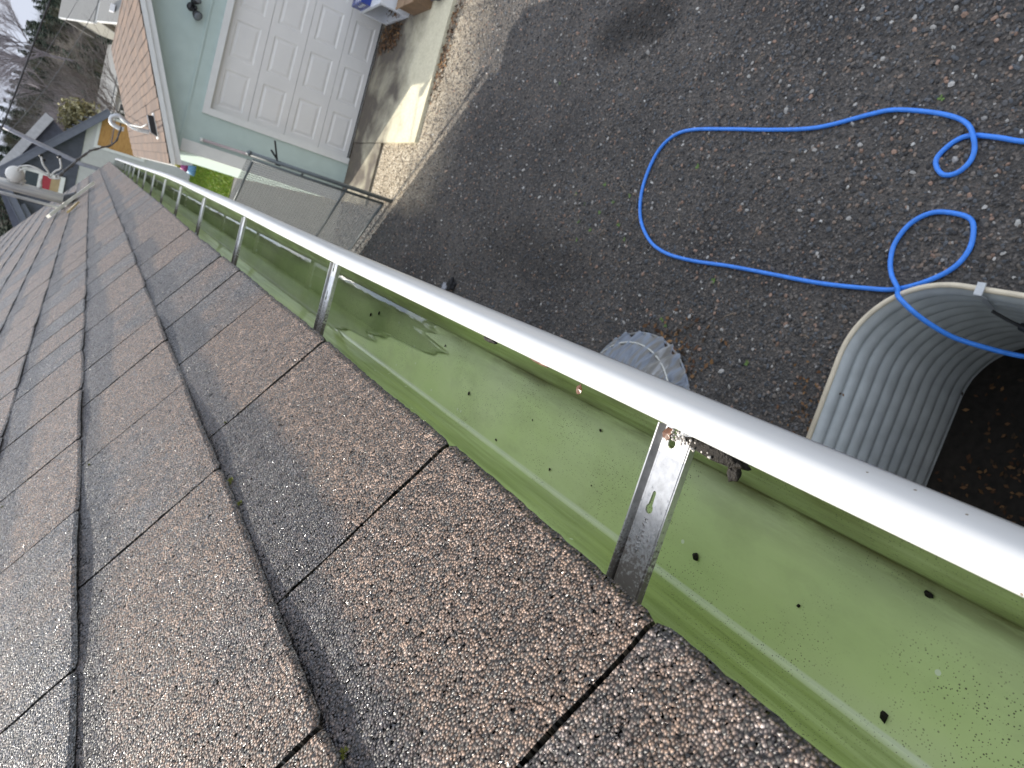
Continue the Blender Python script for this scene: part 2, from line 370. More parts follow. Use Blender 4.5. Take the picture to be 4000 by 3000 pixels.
M['sage'] = simple('sage_green_siding', (0.44, 0.53, 0.49), 0.6, 0.05, 6)
M['door'] = simple('garage_door_white', (0.69, 0.67, 0.635), 0.42, 0.03, 4)
M['dark_gap'] = simple('dark_rubber', (0.02, 0.02, 0.02), 0.7)
M['black'] = simple('black_plastic', (0.012, 0.013, 0.014), 0.4)
M['glass'] = simple('lamp_glass', (0.16, 0.18, 0.20), 0.1)
M['house_wall'] = simple('house_siding', (0.45, 0.44, 0.40), 0.7)
M['dark_wood'] = simple('dark_timber', (0.10, 0.08, 0.06), 0.8)
M['galv'] = m_metal('galvanised_steel', (0.55, 0.57, 0.58), 0.42, 0.55)
M['fence_wire'] = simple('galvanised_wire', (0.37, 0.375, 0.36), 0.6, 0.1, 30, 0.0)
M['fence_pipe'] = simple('grey_pipe', (0.14, 0.16, 0.165), 0.5, 0.15, 20, 0.2)
M['cream'] = simple('cream_vinyl', (0.66, 0.58, 0.44), 0.5, 0.1, 12)
M['hose'] = simple('blue_rubber', (0.045, 0.235, 0.80), 0.42, 0.12, 30)
M['cable'] = simple('cable_black', (0.02, 0.02, 0.022), 0.6)
M['wire_white'] = simple('pale_wire', (0.62, 0.60, 0.55), 0.4)
M['slate'] = simple('slate_blue_siding', (0.072, 0.078, 0.10), 0.7, 0.2, 5)
M['slate_trim'] = simple('slate_blue_trim', (0.115, 0.125, 0.16), 0.6, 0.1)
M['grey_siding'] = simple('pale_grey_siding', (0.48, 0.48, 0.46), 0.7, 0.05)
M['bark'] = simple('bark', (0.13, 0.105, 0.095), 0.9, 0.3, 14)
M['bark_pale'] = simple('bark_pale', (0.27, 0.24, 0.25), 0.9, 0.2, 14)
M['bark_grey'] = simple('bark_grey', (0.135, 0.12, 0.115), 0.9, 0.25, 14)
M['needle'] = simple('evergreen', (0.035, 0.052, 0.035), 0.8, 0.4, 3)
M['leaf_orange'] = simple('dead_leaf', (0.30, 0.11, 0.035), 0.7, 0.5, 30)
M['wet_dirt'] = simple('wet_dirt', (0.014, 0.011, 0.008), 0.6, 0.4, 200, bump=0.6, spec=0.25)
M['rust_dirt'] = simple('rotted_leaf', (0.13, 0.05, 0.018), 0.4, 0.5, 90)
M['moss'] = simple('moss', (0.13, 0.14, 0.018), 0.9, 0.5, 90, bump=0.5)
M['weed'] = simple('weed_leaf', (0.11, 0.19, 0.035), 0.6, 0.3, 30)

# ------------------------------------------------------------------ ground
WELL_X0 = -0.46
def well_outline(off=0.0, n=14):
    """U of the window well, seen from above; off grows it outward"""
    x1, y0, y1, r = 0.67 + off, 0.62 - off, 2.235 + off, 0.46 + off
    P = [(WELL_X0, y1)]
    for k in range(n + 1):
        a = math.pi / 2 * (1 - k / n); P.append((x1 - r + r * math.cos(a), y1 - r + r * math.sin(a)))
    for k in range(n + 1):
        a = -math.pi / 2 * k / n; P.append((x1 - r + r * math.cos(a), y0 + r + r * math.sin(a)))
    P.append((WELL_X0, y0)); return P
def build_ground():
    bm = bmesh.new()
    def loop(pts):
        vs = [bm.verts.new((x, y, 0)) for x, y in pts]
        return [bm.edges.new((vs[i], vs[(i + 1) % len(vs)])) for i in range(len(vs))]
    e = loop([(-900, -400), (900, -400), (900, 1500), (-900, 1500)]) + loop(well_outline(0.02) )
    bmesh.ops.triangle_fill(bm, use_beauty=True, edges=e)
    # keep the well open
    o = well_outline(0.0)
    for f in list(bm.faces):
        c = f.calc_center_median()
        if -0.46 < c.x < 0.7 and 0.6 < c.y < 2.26 and max(abs(v.co.x) for v in f.verts) < 2: bm.faces.remove(f)
    bmesh.ops.recalc_face_normals(bm, faces=bm.faces)
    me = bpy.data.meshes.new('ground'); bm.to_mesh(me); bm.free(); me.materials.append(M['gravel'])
    o = bpy.data.objects.new('ground', me); COL.objects.link(o)
    return structure(o)
build_ground()

def inside_well(x, y): return (x < 0.71) & (x > -0.5) & (y > 0.58) & (y < 2.28)
def build_stones():
    ico = bmesh.new(); bmesh.ops.create_icosphere(ico, subdivisions=1, radius=1)
    iv = np.array([v.co[:] for v in ico.verts]); itf = np.array([[v.index for v in f.verts] for f in ico.faces]); ico.free()
    n = 62000
    y = 1.2 + 10.2 * NR.random(n) ** 1.25; x = -0.46 + 4.06 * NR.random(n)
    keep = ~inside_well(x, y) & ~((y > 8.85) & (x > 1.36)) & ~((y > 10.15) & (x > 0.55)); x = x[keep]; y = y[keep]; n = len(x)
    r = 0.0050 + 0.0090 * NR.random(n) ** 1.9; big = NR.random(n) < 0.011; r = np.where(big, r + 0.005, r); r = r * (1 + .15 * np.clip((x - 1.2) / .8, 0, 1) * np.clip((4.0 - y) / 2, 0, 1))
    sc = np.stack([r * NR.uniform(.8, 1.5, n), r * NR.uniform(.7, 1.1, n), r * NR.uniform(.45, .8, n)], 1)
    a = NR.uniform(0, 6.283, n); ca, sa = np.cos(a), np.sin(a)
    L = iv[None] * sc[:, None, :] * NR.uniform(.8, 1.15, (n, len(iv), 1))
    X = L[:, :, 0] * ca[:, None] - L[:, :, 1] * sa[:, None] + x[:, None]; Y = L[:, :, 0] * sa[:, None] + L[:, :, 1] * ca[:, None] + y[:, None]
    tl = NR.uniform(-.5, .5, (n, 1)); Z = L[:, :, 2] + tl * L[:, :, 0] + r[:, None] * 0.25
    Vv = np.stack([X, Y, Z], -1).reshape(-1, 3); Ff = (itf[None] + (np.arange(n) * len(iv))[:, None, None]).reshape(-1, 3)
    pal = np.array([[.05, .049, .049], [.08, .078, .077], [.11, .108, .108], [.09, .098, .108], [.15, .13, .112], [.21, .16, .125], [.29, .19, .14], [.36, .345, .32], [.46, .45, .42]])
    pr = np.array([.18, .19, .19, .16, .12, .08, .04, .03, .008]); pr /= pr.sum()
    ci = NR.choice(len(pal), n, p=pr); ci = np.where(big, NR.choice([3, 4, 5, 6, 7, 7], n), ci)
    c = pal[ci] * NR.uniform(.75, 1.25, (n, 1))
    dark_patch = np.exp(-(((x - 2.3) / .22) ** 2 + ((y - 5.0) / .55) ** 2)) + .45 * np.exp(-(((x - .35) / .3) ** 2 + ((y - 5.6) / 1.0) ** 2)); c = c * (1 - .62 * np.clip(dark_patch * NR.uniform(.7, 1.4, n), 0, 1))[:, None]  # stones get darker inside soft-edged ellipses
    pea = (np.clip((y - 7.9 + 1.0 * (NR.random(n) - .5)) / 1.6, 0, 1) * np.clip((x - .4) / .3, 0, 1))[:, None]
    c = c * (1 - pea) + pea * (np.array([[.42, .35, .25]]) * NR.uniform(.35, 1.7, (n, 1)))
    c = np.concatenate([c, np.ones((n, 1))], 1)
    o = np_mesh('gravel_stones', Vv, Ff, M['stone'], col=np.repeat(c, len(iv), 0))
    return tag(o, 'loose dark gravel stones scattered over the yard', 'gravel', kind='stuff')
build_stones()

mb = MB()                                   # concrete apron: two slabs with a butt joint
mb.bbox((1.362, 8.93, -0.08), (6.5, 11.46, 0.045))
structure(mb.build('concrete_apron', M['concrete']))
mb = MB(); mb.bbox((0.45, 10.2, -0.08), (1.354, 11.46, 0.035)); structure(mb.build('concrete_path', M['concrete']))

# lawn behind the gate
LAWN = (-6.0, 6.0, 21.6, 30.9)
g = NT('lawn_soil', 0.9, 0.2); f = g.noise(g.obj(), 6, 6, 0.65)
g.base(g.ramp(f, [(0.3, (0.05, 0.075, 0.012)), (0.6, (0.11, 0.155, 0.018)), (0.8, (0.13, 0.13, 0.03))])); g.bump(f, 0.6, 0.05); M['lawn'] = g.m
mb = MB(); mb.bbox((LAWN[0], LAWN[2], -0.05), (LAWN[1], LAWN[3], 0.02)); structure(mb.build('lawn', M['lawn']))
def build_grass():
    n = 26000
    x = NR.uniform(-1.4, 1.0, n); y = 21.7 + 9.2 * NR.random(n)
    h = NR.uniform(.04, .12, n); wd = NR.uniform(.008, .018, n); a = NR.uniform(0, 6.283, n); ln = NR.uniform(0.02, 0.09, n); b = NR.uniform(0, 6.283, n)
    p0 = np.stack([x - wd * np.cos(a), y - wd * np.sin(a), np.full(n, .015)], 1); p1 = np.stack([x + wd * np.cos(a), y + wd * np.sin(a), np.full(n, .015)], 1)
    p2 = np.stack([x + ln * np.cos(b), y + ln * np.sin(b), h], 1)
    Vv = np.stack([p0, p1, p2], 1).reshape(-1, 3); Ff = np.arange(3 * n).reshape(-1, 3)
    base = np.array([.15, .24, .018]); c = base * NR.uniform(.55, 1.3, (n, 1)); yel = NR.random(n) < .15; c[yel] = np.array([.28, .28, .03]) * NR.uniform(.7, 1.1, (yel.sum(), 1))
    g = NT('grass_blade', 0.6, 0.3); g.base(g.attr('col'))
    return tag(np_mesh('grass', Vv, Ff, g.m, col=np.repeat(np.concatenate([c, np.ones((n, 1))], 1), 3, 0)), 'bright green grass behind the chain link gate', 'grass', kind='stuff')
build_grass()

# ------------------------------------------------------------------ this house: roof of asphalt shingles, wall, fascia
EZ = 3.2127; TH = rad(36.998); E = 0.143
RUP = Vector((-math.cos(TH), 0, math.sin(TH))); RN = Vector((math.sin(TH), 0, math.cos(TH)))
house = thing('house', (-4, 4, 0), 'house with brown and grey asphalt shingle roof in the foreground', 'house')
JOINTS = {0: [-.06, .184, .387, .682, .954, 1.161, 1.347, 1.624, 1.836, 2.126, 2.528],
          1: [.02, .277, .604, .872, 1.09, 1.276, 1.557, 1.878, 2.11, 2.385, 2.65],
          2: [.0, .22, .495, .754, .963, 1.18, 1.425, 1.60, 1.771, 1.928, 2.15, 2.378],
          3: [-.05, .2, .47, .72, 1.0, 1.25, 1.516, 1.773, 2.05, 2.30, 2.554]}
Y0, Y1, NC = -1.6, 10.14, 34
def build_roof():
    rr = random.Random(3); V_ = []; F_ = []; UVs = []; T_ = []
    for k in range(NC):
        js = list(JOINTS.get(k, [Y0 + 1.5 + rr.uniform(0, .25)]))
        while js[0] > Y0: js.insert(0, js[0] - rr.choice([.20, .24, .27, .30]))
        while js[-1] < Y1 - .12: js.append(js[-1] + rr.choice([.20, .22, .25, .28, .31]))
        js[-1] = Y1
        ph = rr.uniform(0, 10)
        for a, b in zip(js[:-1], js[1:]):
            gap = rr.uniform(.0012, .0018) + (.0016 if a > .9 else 0); a2, b2 = a + gap, b - gap
            near = b < 1.4 and k < 5
            nu = max(3, int((b2 - a2) / (.006 if near else .03))); ns = 6
            t1, t2 = rr.random(), rr.random(); t1 = .78 if (k == 0 and .1 < a < .3) else (.30 if (k == 0 and a < .1 and b > 0) else t1); lift = rr.uniform(0, .0010); so_ = rr.uniform(-.0012, .0012); base = len(V_)
            fr_ = [0, .03, .10, .2, .3, .4, .5, .6, .7, .8, .9, 1.0, 1.2]; wob = [[rr.uniform(-.0008, .0008) for _ in fr_] for _ in (0, 1)]
            for i in range(nu + 1):
                y = a2 + (b2 - a2) * i / nu; ed = min(y - a2, b2 - y)
                rc = .0022 * max(0, 1 - ed / .005) ** 2 - .0016                           # rounded tab corners
                wv = .0012 * math.sin(y * 3 + ph) + .0005 * math.sin(y * 17 + ph * 2) + so_ * .5
                jg = rr.uniform(-.0005, .0005) if near else rr.uniform(-.0006, .0006)
                for j, fr in enumerate(fr_):
                    s = (k + fr) * E + (wv + jg + rc) * max(0, 1 - fr * 1.5)
                    yy = y + (wob[0][j] if i == 0 else (wob[1][j] if i == nu else 0))
                    h = -.0025 * fr + (lift + .0012 * math.sin(y * 15 + ph)) * max(0, 1 - fr * 1.3) - (.0012 if j == 0 else 0)
                    p = RUP * s + RN * h; V_.append((p.x, yy, EZ + p.z)); UVs.append((yy, s + t1 * 3.7)); T_.append((t1, t2, fr, 1))
                # bottom edge of the butt
                s = k * E + (wv + jg + rc) + .001; p = RUP * s + RN * (-.0026 if k else -.0062); V_.append((p.x, y, EZ + p.z)); UVs.append((y, s + t1 * 3.7)); T_.append((t1, 0.0, -.02, 1))
            m = len(fr_) + 1
            for i in range(nu):
                o0 = base + i * m; o1 = o0 + m
                for j in range(len(fr_) - 1): F_.append((o0 + j, o1 + j, o1 + j + 1, o0 + j + 1))
                F_.append((o0 + m - 1, o1 + m - 1, o1, o0))
            for o0, sgn in ((base, 1), (base + nu * m, -1)):                      # side faces in the slot
                lo = []; hi = []
                for j, fr in enumerate(fr_[:12]):
                    q = V_[o0 + j]
                    hi.append(len(V_)); V_.append(q); UVs.append(UVs[o0 + j]); T_.append((t1, 0.0, -.2, 1))
                    lo.append(len(V_)); V_.append((q[0] - RN.x * .005, q[1], q[2] - RN.z * .005)); UVs.append(UVs[o0 + j]); T_.append((t1, 0.0, -.2, 1))
                for j in range(11): F_.append((hi[j], hi[j + 1], lo[j + 1], lo[j]) if sgn > 0 else (hi[j + 1], hi[j], lo[j], lo[j + 1]))
    o = np_mesh('roof', np.array(V_), np.array(F_), M['shingle'], house, col=np.array(T_), uv=np.array(UVs), attrname='tab')
    return o
roof = build_roof()
mb = MB()                                                            # dark sheathing under the shingles, far slope, ridge
def rp_(s, h, y): p = RUP * s + RN * h; return (p.x, y, EZ + p.z)
SR = NC * E
mb.add([rp_(.0012, -.0068, Y0), rp_(.0012, -.0068, Y1 - .01), rp_(SR, -.0068, Y1 - .01), rp_(SR, -.0068, Y0),
        rp_(.0012, -.026, Y0), rp_(.0012, -.026, Y1 - .01), rp_(SR, -.026, Y1 - .01), rp_(SR, -.026, Y0)],
       [(0, 1, 2, 3), (7, 6, 5, 4), (0, 4, 5, 1), (1, 5, 6, 2), (2, 6, 7, 3), (3, 7, 4, 0)])
mb.build('roof_deck', simple('roofing_felt', (0.012, 0.012, 0.012), 0.95, 0.2, 40, spec=0.1), house)
rt = RUP * SR; RX, RZ = rt.x, EZ + rt.z
mb = MB(); mb.add([(RX, Y0, RZ), (RX, Y1, RZ), (2 * RX, Y1, EZ), (2 * RX, Y0, EZ)], [(0, 1, 2, 3)])
mb.build('rear_roof', simple('shingle_far_slope', (0.12, 0.10, 0.09), 0.8), house)
mb = MB(); mb.bbox((-.0645, Y0, EZ - .20), (-.0495, Y1 - .03, EZ - .025)); mb.build('fascia', M['white_trim'], house)
mb = MB(); mb.bbox((-.46, Y0, EZ - .21), (-.0646, Y1 - .06, EZ - .195)); mb.build('soffit', M['white_trim'], house)
mb = MB(); mb.bbox((2 * RX + .46, Y0 + .3, -1.6), (-.46, Y1 + .10, EZ - .21)); 
mb.prism([(-.46, EZ - .205), (RX, RZ - .26), (2 * RX + .46, EZ - .205)], 'y', Y1 - .3, Y1 - .02)
mb.prism([(-.46, EZ - .205), (RX, RZ - .26), (2 * RX + .46, EZ - .205)], 'y', Y0 + .3, Y0 + .5)
mb.build('wall', M['house_wall'], house)
bw = MB(); bw.bbox((-.459, .80, -1.05), (-.435, 2.06, -.98)); bw.bbox((-.459, .80, -.12), (-.435, 2.06, -.05)); bw.bbox((-.459, .80, -.98), (-.435, .87, -.12)); bw.bbox((-.459, 1.99, -.98), (-.435, 2.06, -.12)); bw.bbox((-.459, 1.40, -.98), (-.435, 1.46, -.12)); bw = bw.build('basement_window', M['dark_wood'], house)
mb = MB(); mb.bbox((-.459, .87, -.98), (-.447, 1.40, -.12)); mb.bbox((-.459, 1.46, -.98), (-.447, 1.99, -.12)); mb.build('pane', simple('basement_glass', (0.012, 0.014, 0.015), 0.15), bw)

# ------------------------------------------------------------------ gutter
gut = thing('gutter', (0, 4, EZ - .14), 'white metal gutter with algae green inside running along the shingle eave', 'gutter')
BOW = [(-2, 0), (0, 0), (.9, .001), (1.2, .0035), (1.54, .0075), (2.14, .0115), (2.75, .0155), (3.35, .0165), (4.06, .0125), (5.35, .003), (6.8, -.004), (8.5, -.012), (9.95, -.022)]
def bow(y): return float(np.interp(y, [a for a, b in BOW], [b for a, b in BOW]))
# inner profile from the top of the rear wall, over floor and ogee front, to the lip  (x, z, weight of the bow)
PIN = [(-.0485, -.018), (-.0480, -.060), (-.0470, -.100), (-.0466, -.132), (-.0455, -.1385), (-.0430, -.1404), (-.0415, -.1407), (-.0402, -.1407), (-.030, -.1407), (-.010, -.1407), (.010, -.1407), (.026, -.1407), (.0340, -.1407), (.0362, -.1398), (.0372, -.1380),
       (.0395, -.128), (.0425, -.119), (.049, -.108), (.058, -.098), (.067, -.089), (.074, -.078), (.0782, -.071), (.0805, -.0655)]
LIP = [(.0848, -.0665), (.0846, -.0630), (.0838, -.0594), (.0824, -.0562), (.0806, -.0533), (.0789, -.0512), (.0770, -.0498), (.0748, -.0490), (.0720, -.0486), (.0690, -.0486), (.0664, -.0489), (.0653, -.0496), (.0652, -.0510), (.0680, -.0514)]
def build_gutter():
    ys = list(np.arange(Y0, 2.2, .05)) + list(np.arange(2.2, 9.96, .12)) + [9.96]
    cl = [0]
    for a, b in zip(PIN[:-1], PIN[1:]): cl.append(cl[-1] + math.hypot(b[0] - a[0], b[1] - a[1]))
    m = len(PIN); V_ = []; UVs = []; C_ = []
    for y in ys:
        for i, (x, z) in enumerate(PIN):
            wgt = max(0, min(1, (z + .14) / .085)) if x > .03 else 0.0
            V_.append((x + bow(y) * wgt, y, EZ + z + .0006 * math.sin(y * 5 + i)* (x > .05))); UVs.append((cl[i], y))
            wall = 1.0 if (i <= 3 or i >= 15) else (.5 if i in (4, 14) else 0.0)
            silt = {10: .1, 11: .45, 12: .85, 13: 1.0, 14: 1.0, 15: .95, 16: .8, 17: .75, 18: .7, 19: .6, 20: .5, 21: .4}.get(i, .12)
            pale = {5: .9, 6: 1.0}.get(i, 0.0)
            C_.append((wall, silt, pale, 1))
    F_ = []
    for j in range(len(ys) - 1):
        for i in range(m - 1): F_.append((j * m + i, j * m + i + 1, (j + 1) * m + i + 1, (j + 1) * m + i))
    o = np_mesh('trough_inside', np.array(V_), np.array(F_), M['green'], gut, col=np.array(C_), uv=np.array(UVs), smooth=True); o.data.set_sharp_from_angle(angle=rad(24))
    # outer skin and lip in white enamel
    t = .0011; POUT = [(x + (t if x > .03 else (-t if i < 6 else 0)), z - (t if 4 <= i <= 14 else 0)) for i, (x, z) in enumerate(PIN)] + LIP
    m = len(POUT); V_ = []; F_ = []
    for y in ys:
        for i, (x, z) in enumerate(POUT):
            wgt = max(0, min(1, (z + .14) / .085)) if x > .03 else 0.0
            V_.append((x + bow(y) * wgt, y, EZ + z + .0005 * math.sin(y * 3.1) * (x > .05)))
    for j in range(len(ys) - 1):
        for i in range(m - 1): F_.append((j * m + i, (j + 1) * m + i, (j + 1) * m + i + 1, j * m + i + 1))
    np_mesh('trough_lip', np.array(V_), np.array(F_), M['white_enamel'], gut, smooth=True)
    mb = MB(); b9 = bow(9.96)
    mb.add([(x + (b9 if x > .03 else 0), y, EZ + z) for y in (9.958, 9.962) for x, z in PIN], [tuple(range(len(PIN))), tuple(range(2 * len(PIN) - 1, len(PIN) - 1, -1))])
    mb.build('end_cap', M['white_enamel'], gut)
build_gutter()

def hanger_plate():
    """flat strip with two keyholes, 25 mm wide, from the fascia to the lip"""
    cu = bpy.data.curves.new('hanger_plate', 'CURVE'); cu.dimensions = '2D'; cu.fill_mode = 'BOTH'; cu.extrude = .0006
    def sp(pts):
        s = cu.splines.new('POLY'); s.points.add(len(pts) - 1); s.use_cyclic_u = True
        for p, q in zip(s.points, pts): p.co = (q[0], q[1], 0, 1)
    sp([(-.046, -.0115), (.0665, -.0115), (.0665, .0065), (-.046, .0065)])
    for cx_ in (.0560, .0185):
        P = []
        for k in range(15):
            a = rad(35 + 290 * k / 14); P.append((cx_ + .0027 * math.cos(a), .0002 + .0027 * math.sin(a)))
        P += [(cx_ + .0095, .0002 - .0012), (cx_ + .0105, .0002), (cx_ + .0095, .0002 + .0012)]
        sp(P[::-1])
    return cu
def build_water():
    g = NT('rain_water_surface'); fr = g.n('Fresnel'); fr.inputs['IOR'].default_value = 1.55; tr = g.n('BsdfTransparent'); gl = g.n('BsdfGlossy'); gl.inputs['Roughness'].default_value = 0.02
    bp = g.n('Bump'); bp.inputs['Strength'].default_value = 0.06; bp.inputs['Distance'].default_value = 0.002; g.l(g.noise(g.scale(g.obj(), (60, 9, 60)), 1.0, 3), bp.inputs['Height']); g.l(bp.outputs[0], gl.inputs['Normal']); g.l(bp.outputs[0], fr.inputs['Normal'])
    mxs = g.n('MixShader'); g.l(fr.outputs[0], mxs.inputs[0]); g.l(tr.outputs[0], mxs.inputs[1]); g.l(gl.outputs[0], mxs.inputs[2]); g.l(mxs.outputs[0], g.o.inputs[0])
    V_ = []; F_ = []; n = 40; zz = EZ - .1365; us = np.linspace(-.0455, .0372, n + 1)
    ys = [0.0] * (n + 1)
    for i, u in enumerate(us):
        t = i / n; ys[i] = .93 + .10 * math.sin(t * 5.2 + 1.0) + .035 * math.sin(t * 17) + .018 * math.sin(t * 41) - .16 * t
    rows = [0, .004, .03, .1, .4, 1, 2, 4, 6, 9.02]
    for k, d in enumerate(rows):
        for i, u in enumerate(us): V_.append((u, min(9.955, ys[i] + d) if k < len(rows) - 1 else 9.955, zz - (.0035 if k == 0 else 0)))
    m = n + 1
    for k in range(len(rows) - 1):
        for i in range(n): F_.append((k * m + i, k * m + i + 1, (k + 1) * m + i + 1, (k + 1) * m + i))
    structure(np_mesh('rain_water', np.array(V_), np.array(F_), g.m, smooth=True))
build_water()
hang0 = None
HY = [.2595, .893, 1.539, 2.142, 2.747, 3.354, 3.96, 4.57, 5.18, 5.79, 6.40, 7.01, 7.62, 8.23, 8.84, 9.45]
def make_hanger(y):
    hz = EZ - .0575
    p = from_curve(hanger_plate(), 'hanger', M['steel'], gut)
    p.location = (0, y, hz); p.matrix_parent_inverse = Matrix.Translation(-gut.location)
    mb = MB(); b = Vector((0, 0, 0))
    # channel groove, raised far flange, lowered near flange
    mb.bbox((-.046, .0066, -.0042), (.0662, .0078, .0006)); mb.bbox((-.046, .0078, -.0042), (.0658, .0112, -.0032)); mb.bbox((-.046, .0112, -.0042), (.0640, .0121, .0030))
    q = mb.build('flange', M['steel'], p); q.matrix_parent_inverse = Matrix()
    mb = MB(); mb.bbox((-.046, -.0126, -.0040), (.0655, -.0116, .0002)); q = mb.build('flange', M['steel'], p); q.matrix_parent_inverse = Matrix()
    mb = MB(); mb.lathe((-.036, -.002, .0005), [(.0045, 0), (.0045, .003), (.003, .0045)], 6); q = mb.build('screw', M['galv'], p); q.matrix_parent_inverse = Matrix()
    cu = bpy.data.curves.new('lettering', 'FONT'); cu.body = 'HANGUP'; cu.size = .0042; cu.extrude = .0002; cu.align_x = 'CENTER'; cu.align_y = 'CENTER'; cu.space_character = 1.25
    q = from_curve(cu, 'lettering', M['steel'], p); q.location = (.0035, .0000, .0008); q.rotation_euler = (0, 0, rad(180))
    return p
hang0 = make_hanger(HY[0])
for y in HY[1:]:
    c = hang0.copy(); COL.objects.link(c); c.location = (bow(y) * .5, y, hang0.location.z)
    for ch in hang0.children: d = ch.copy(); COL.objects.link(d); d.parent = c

# debris caught along the lip and on the gutter floor
def blob_mesh(c, sc, seed, amp=.35, sub=2):
    bm = bmesh.new(); bmesh.ops.create_icosphere(bm, subdivisions=sub, radius=1)
    for v in bm.verts:
        k = 1 + amp * mnoise.noise(v.co * 1.7 + Vector((seed * 3.1, seed, 0)))
        v.co = Vector((v.co.x * sc[0] * k + c[0], v.co.y * sc[1] * k + c[1], v.co.z * sc[2] * k + c[2]))
    me = bpy.data.meshes.new('clump'); bm.to_mesh(me); bm.free()
    for p in me.polygons: p.use_smooth = True
    return me
def blob(name, c, sc, seed, mat, label, cat, group=None, amp=.35, sub=2):
    me = blob_mesh((0, 0, 0), sc, seed, amp, sub); me.name = name; me.materials.append(mat)
    o = bpy.data.objects.new(name, me); COL.objects.link(o); o.location = c
    return tag(o, label, cat, group)
def scrap(name, c, sx, sy, seed, mat, label):
    rr = random.Random(seed); n = 11; P = [(math.cos(6.283 * k / n) * sx * rr.uniform(.55, 1.15), math.sin(6.283 * k / n) * sy * rr.uniform(.55, 1.15), rr.uniform(-.0006, .0006)) for k in range(n)]
    mb = MB(); mb.add([(x, y, z + .0004) for x, y, z in P] + [(x, y, z) for x, y, z in P] + [(0, 0, .0011), (0, 0, .0002)],
        [(k, (k + 1) % n, 2 * n) for k in range(n)] + [(n + (k + 1) % n, n + k, 2 * n + 1) for k in range(n)] + [(k, n + k, n + (k + 1) % n, (k + 1) % n) for k in range(n)])
    o = mb.build(name, mat); o.location = c; return tag(o, label, 'leaf')
blob('wet_dirt', (.0625, .229, EZ - .0555), (.0042, .019, .0025), 1, M['wet_dirt'], 'black wet dirt hanging under the gutter lip beside the nearest bracket', 'dirt', amp=.6)
blob('wet_dirt', (.0570, .2165, EZ - .0575), (.0042, .0034, .0016), 2, M['wet_dirt'], 'black drip of wet dirt below the gutter lip, right of the nearest bracket', 'dirt', amp=.6)
scrap('rotted_leaf', (.0600, .2640, EZ - .0565), .0045, .0035, 3, M['rust_dirt'], 'rust brown rotted leaf bit on top of the nearest gutter bracket')
blob('wet_dirt', (.0640, .467, EZ - .054), (.0022, .010, .0018), 4, M['wet_dirt'], 'small black dirt clump under the gutter lip between the two nearest brackets', 'dirt', amp=.6)
scrap('rotted_leaf', (.0648, .393, EZ - .054), .0014, .014, 5, M['rust_dirt'], 'thin brown strip of rotted leaf under the gutter lip')
scrap('rotted_leaf', (.0605, .346, EZ - .0555), .0035, .0033, 6, M['rust_dirt'], 'square rust brown leaf scrap under the gutter lip')
mb = MB()
for k in range(34):
    a = R.random(); mb.lathe((.0615 + R.uniform(-.003, .003), .245 + R.uniform(-.016, .016), EZ - .0555 + R.uniform(-.001, .002)), [(.0005, 0), (.0011 * R.uniform(.6, 1.2), .0007), (.0004, .0014)], 5)
tag(mb.build('granule_grit', simple('grit', (0.5, 0.45, 0.4), 0.3, 0.5, 300)), 'pale shingle grit washed up against the nearest gutter bracket', 'grit', kind='stuff')
FL = [(-.02, .286, .0034), (-.034, .15, .003), (.030, .152, .0026), (.006, .943, .0045), (.014, .915, .004), (-.036, .546, .0022), (-.029, .455, .0022), (.012, .33, .0016), (.022, .41, .0018), (-.012, .62, .0024), (.0, .50, .0016), (-.02, .40, .0014), (.02, .70, .002), (-.01, .21, .0015)]
for i, (x, y, s) in enumerate(FL):
    me = blob_mesh((0, 0, 0), (s * .75, s * R.uniform(.5, 1.0), s * .12), i + 20, .9, 1); me.name = 'dirt_flake'; me.materials.append(M['wet_dirt'])
    o = bpy.data.objects.new('dirt_flake', me); COL.objects.link(o); o.location = (x, y, EZ - .1395); o.rotation_euler = (0, 0, R.uniform(0, 3))
    lab = {0: 'diamond shaped black flake on the gutter floor just right of the nearest bracket', 1: 'pointed black flake on the gutter floor towards the lower right corner', 2: 'black flake lying close to the gutter front wall at far right', 3: 'longer of two dark flakes beside the second bracket, left one', 4: 'right one of two dark flakes beside the second bracket', 5: 'black flake near the rear crease left of the nearest bracket'}.get(i)
    if lab: tag(o, lab, 'dirt')
    else: tag(o, 'speck sized black flake of dirt lying on the green gutter floor', 'dirt', 'black specks on the gutter floor')

# moss tufts in the shingle courses
MOSS = [(.571, .137, .0048), (.528, .138, .0036), (.686, .121, .0026), (.677, .096, .0022), (.941, .394, .003), (.856, .274, .0028), (.743, .320, .0026), (.256, .138, .004), (.49, .33, .003)]
for i, (y, s, r) in enumerate(MOSS):
    p = RUP * s - RN * .003; mb = MB()
    for k in range(46):
        d = Vector((R.gauss(0, 1), R.gauss(0, 1), R.gauss(0, 1))).normalized() * r * R.uniform(.3, 1); d = Vector((d.x, d.y, abs(d.z)))
        q = Vector((0, 0, 0)) + d * .55; e = d.orthogonal().normalized() * r * .16
        mb.add([q - e, q + e, q + d * .6], [(0, 1, 2)])
    o = mb.build('moss_tuft', M['moss']); o.location = (p.x, y, EZ + p.z)
    lab = {0: 'largest yellow green moss tuft beside the second shingle edge', 1: 'smaller moss tuft just below the largest one at the second shingle edge', 7: 'moss tuft at the bottom edge of the picture by the second shingle edge'}.get(i)
    if lab: tag(o, lab, 'moss')
    else: tag(o, 'tiny moss speck growing in a thin joint between shingles', 'moss', 'moss specks in the shingle joints')

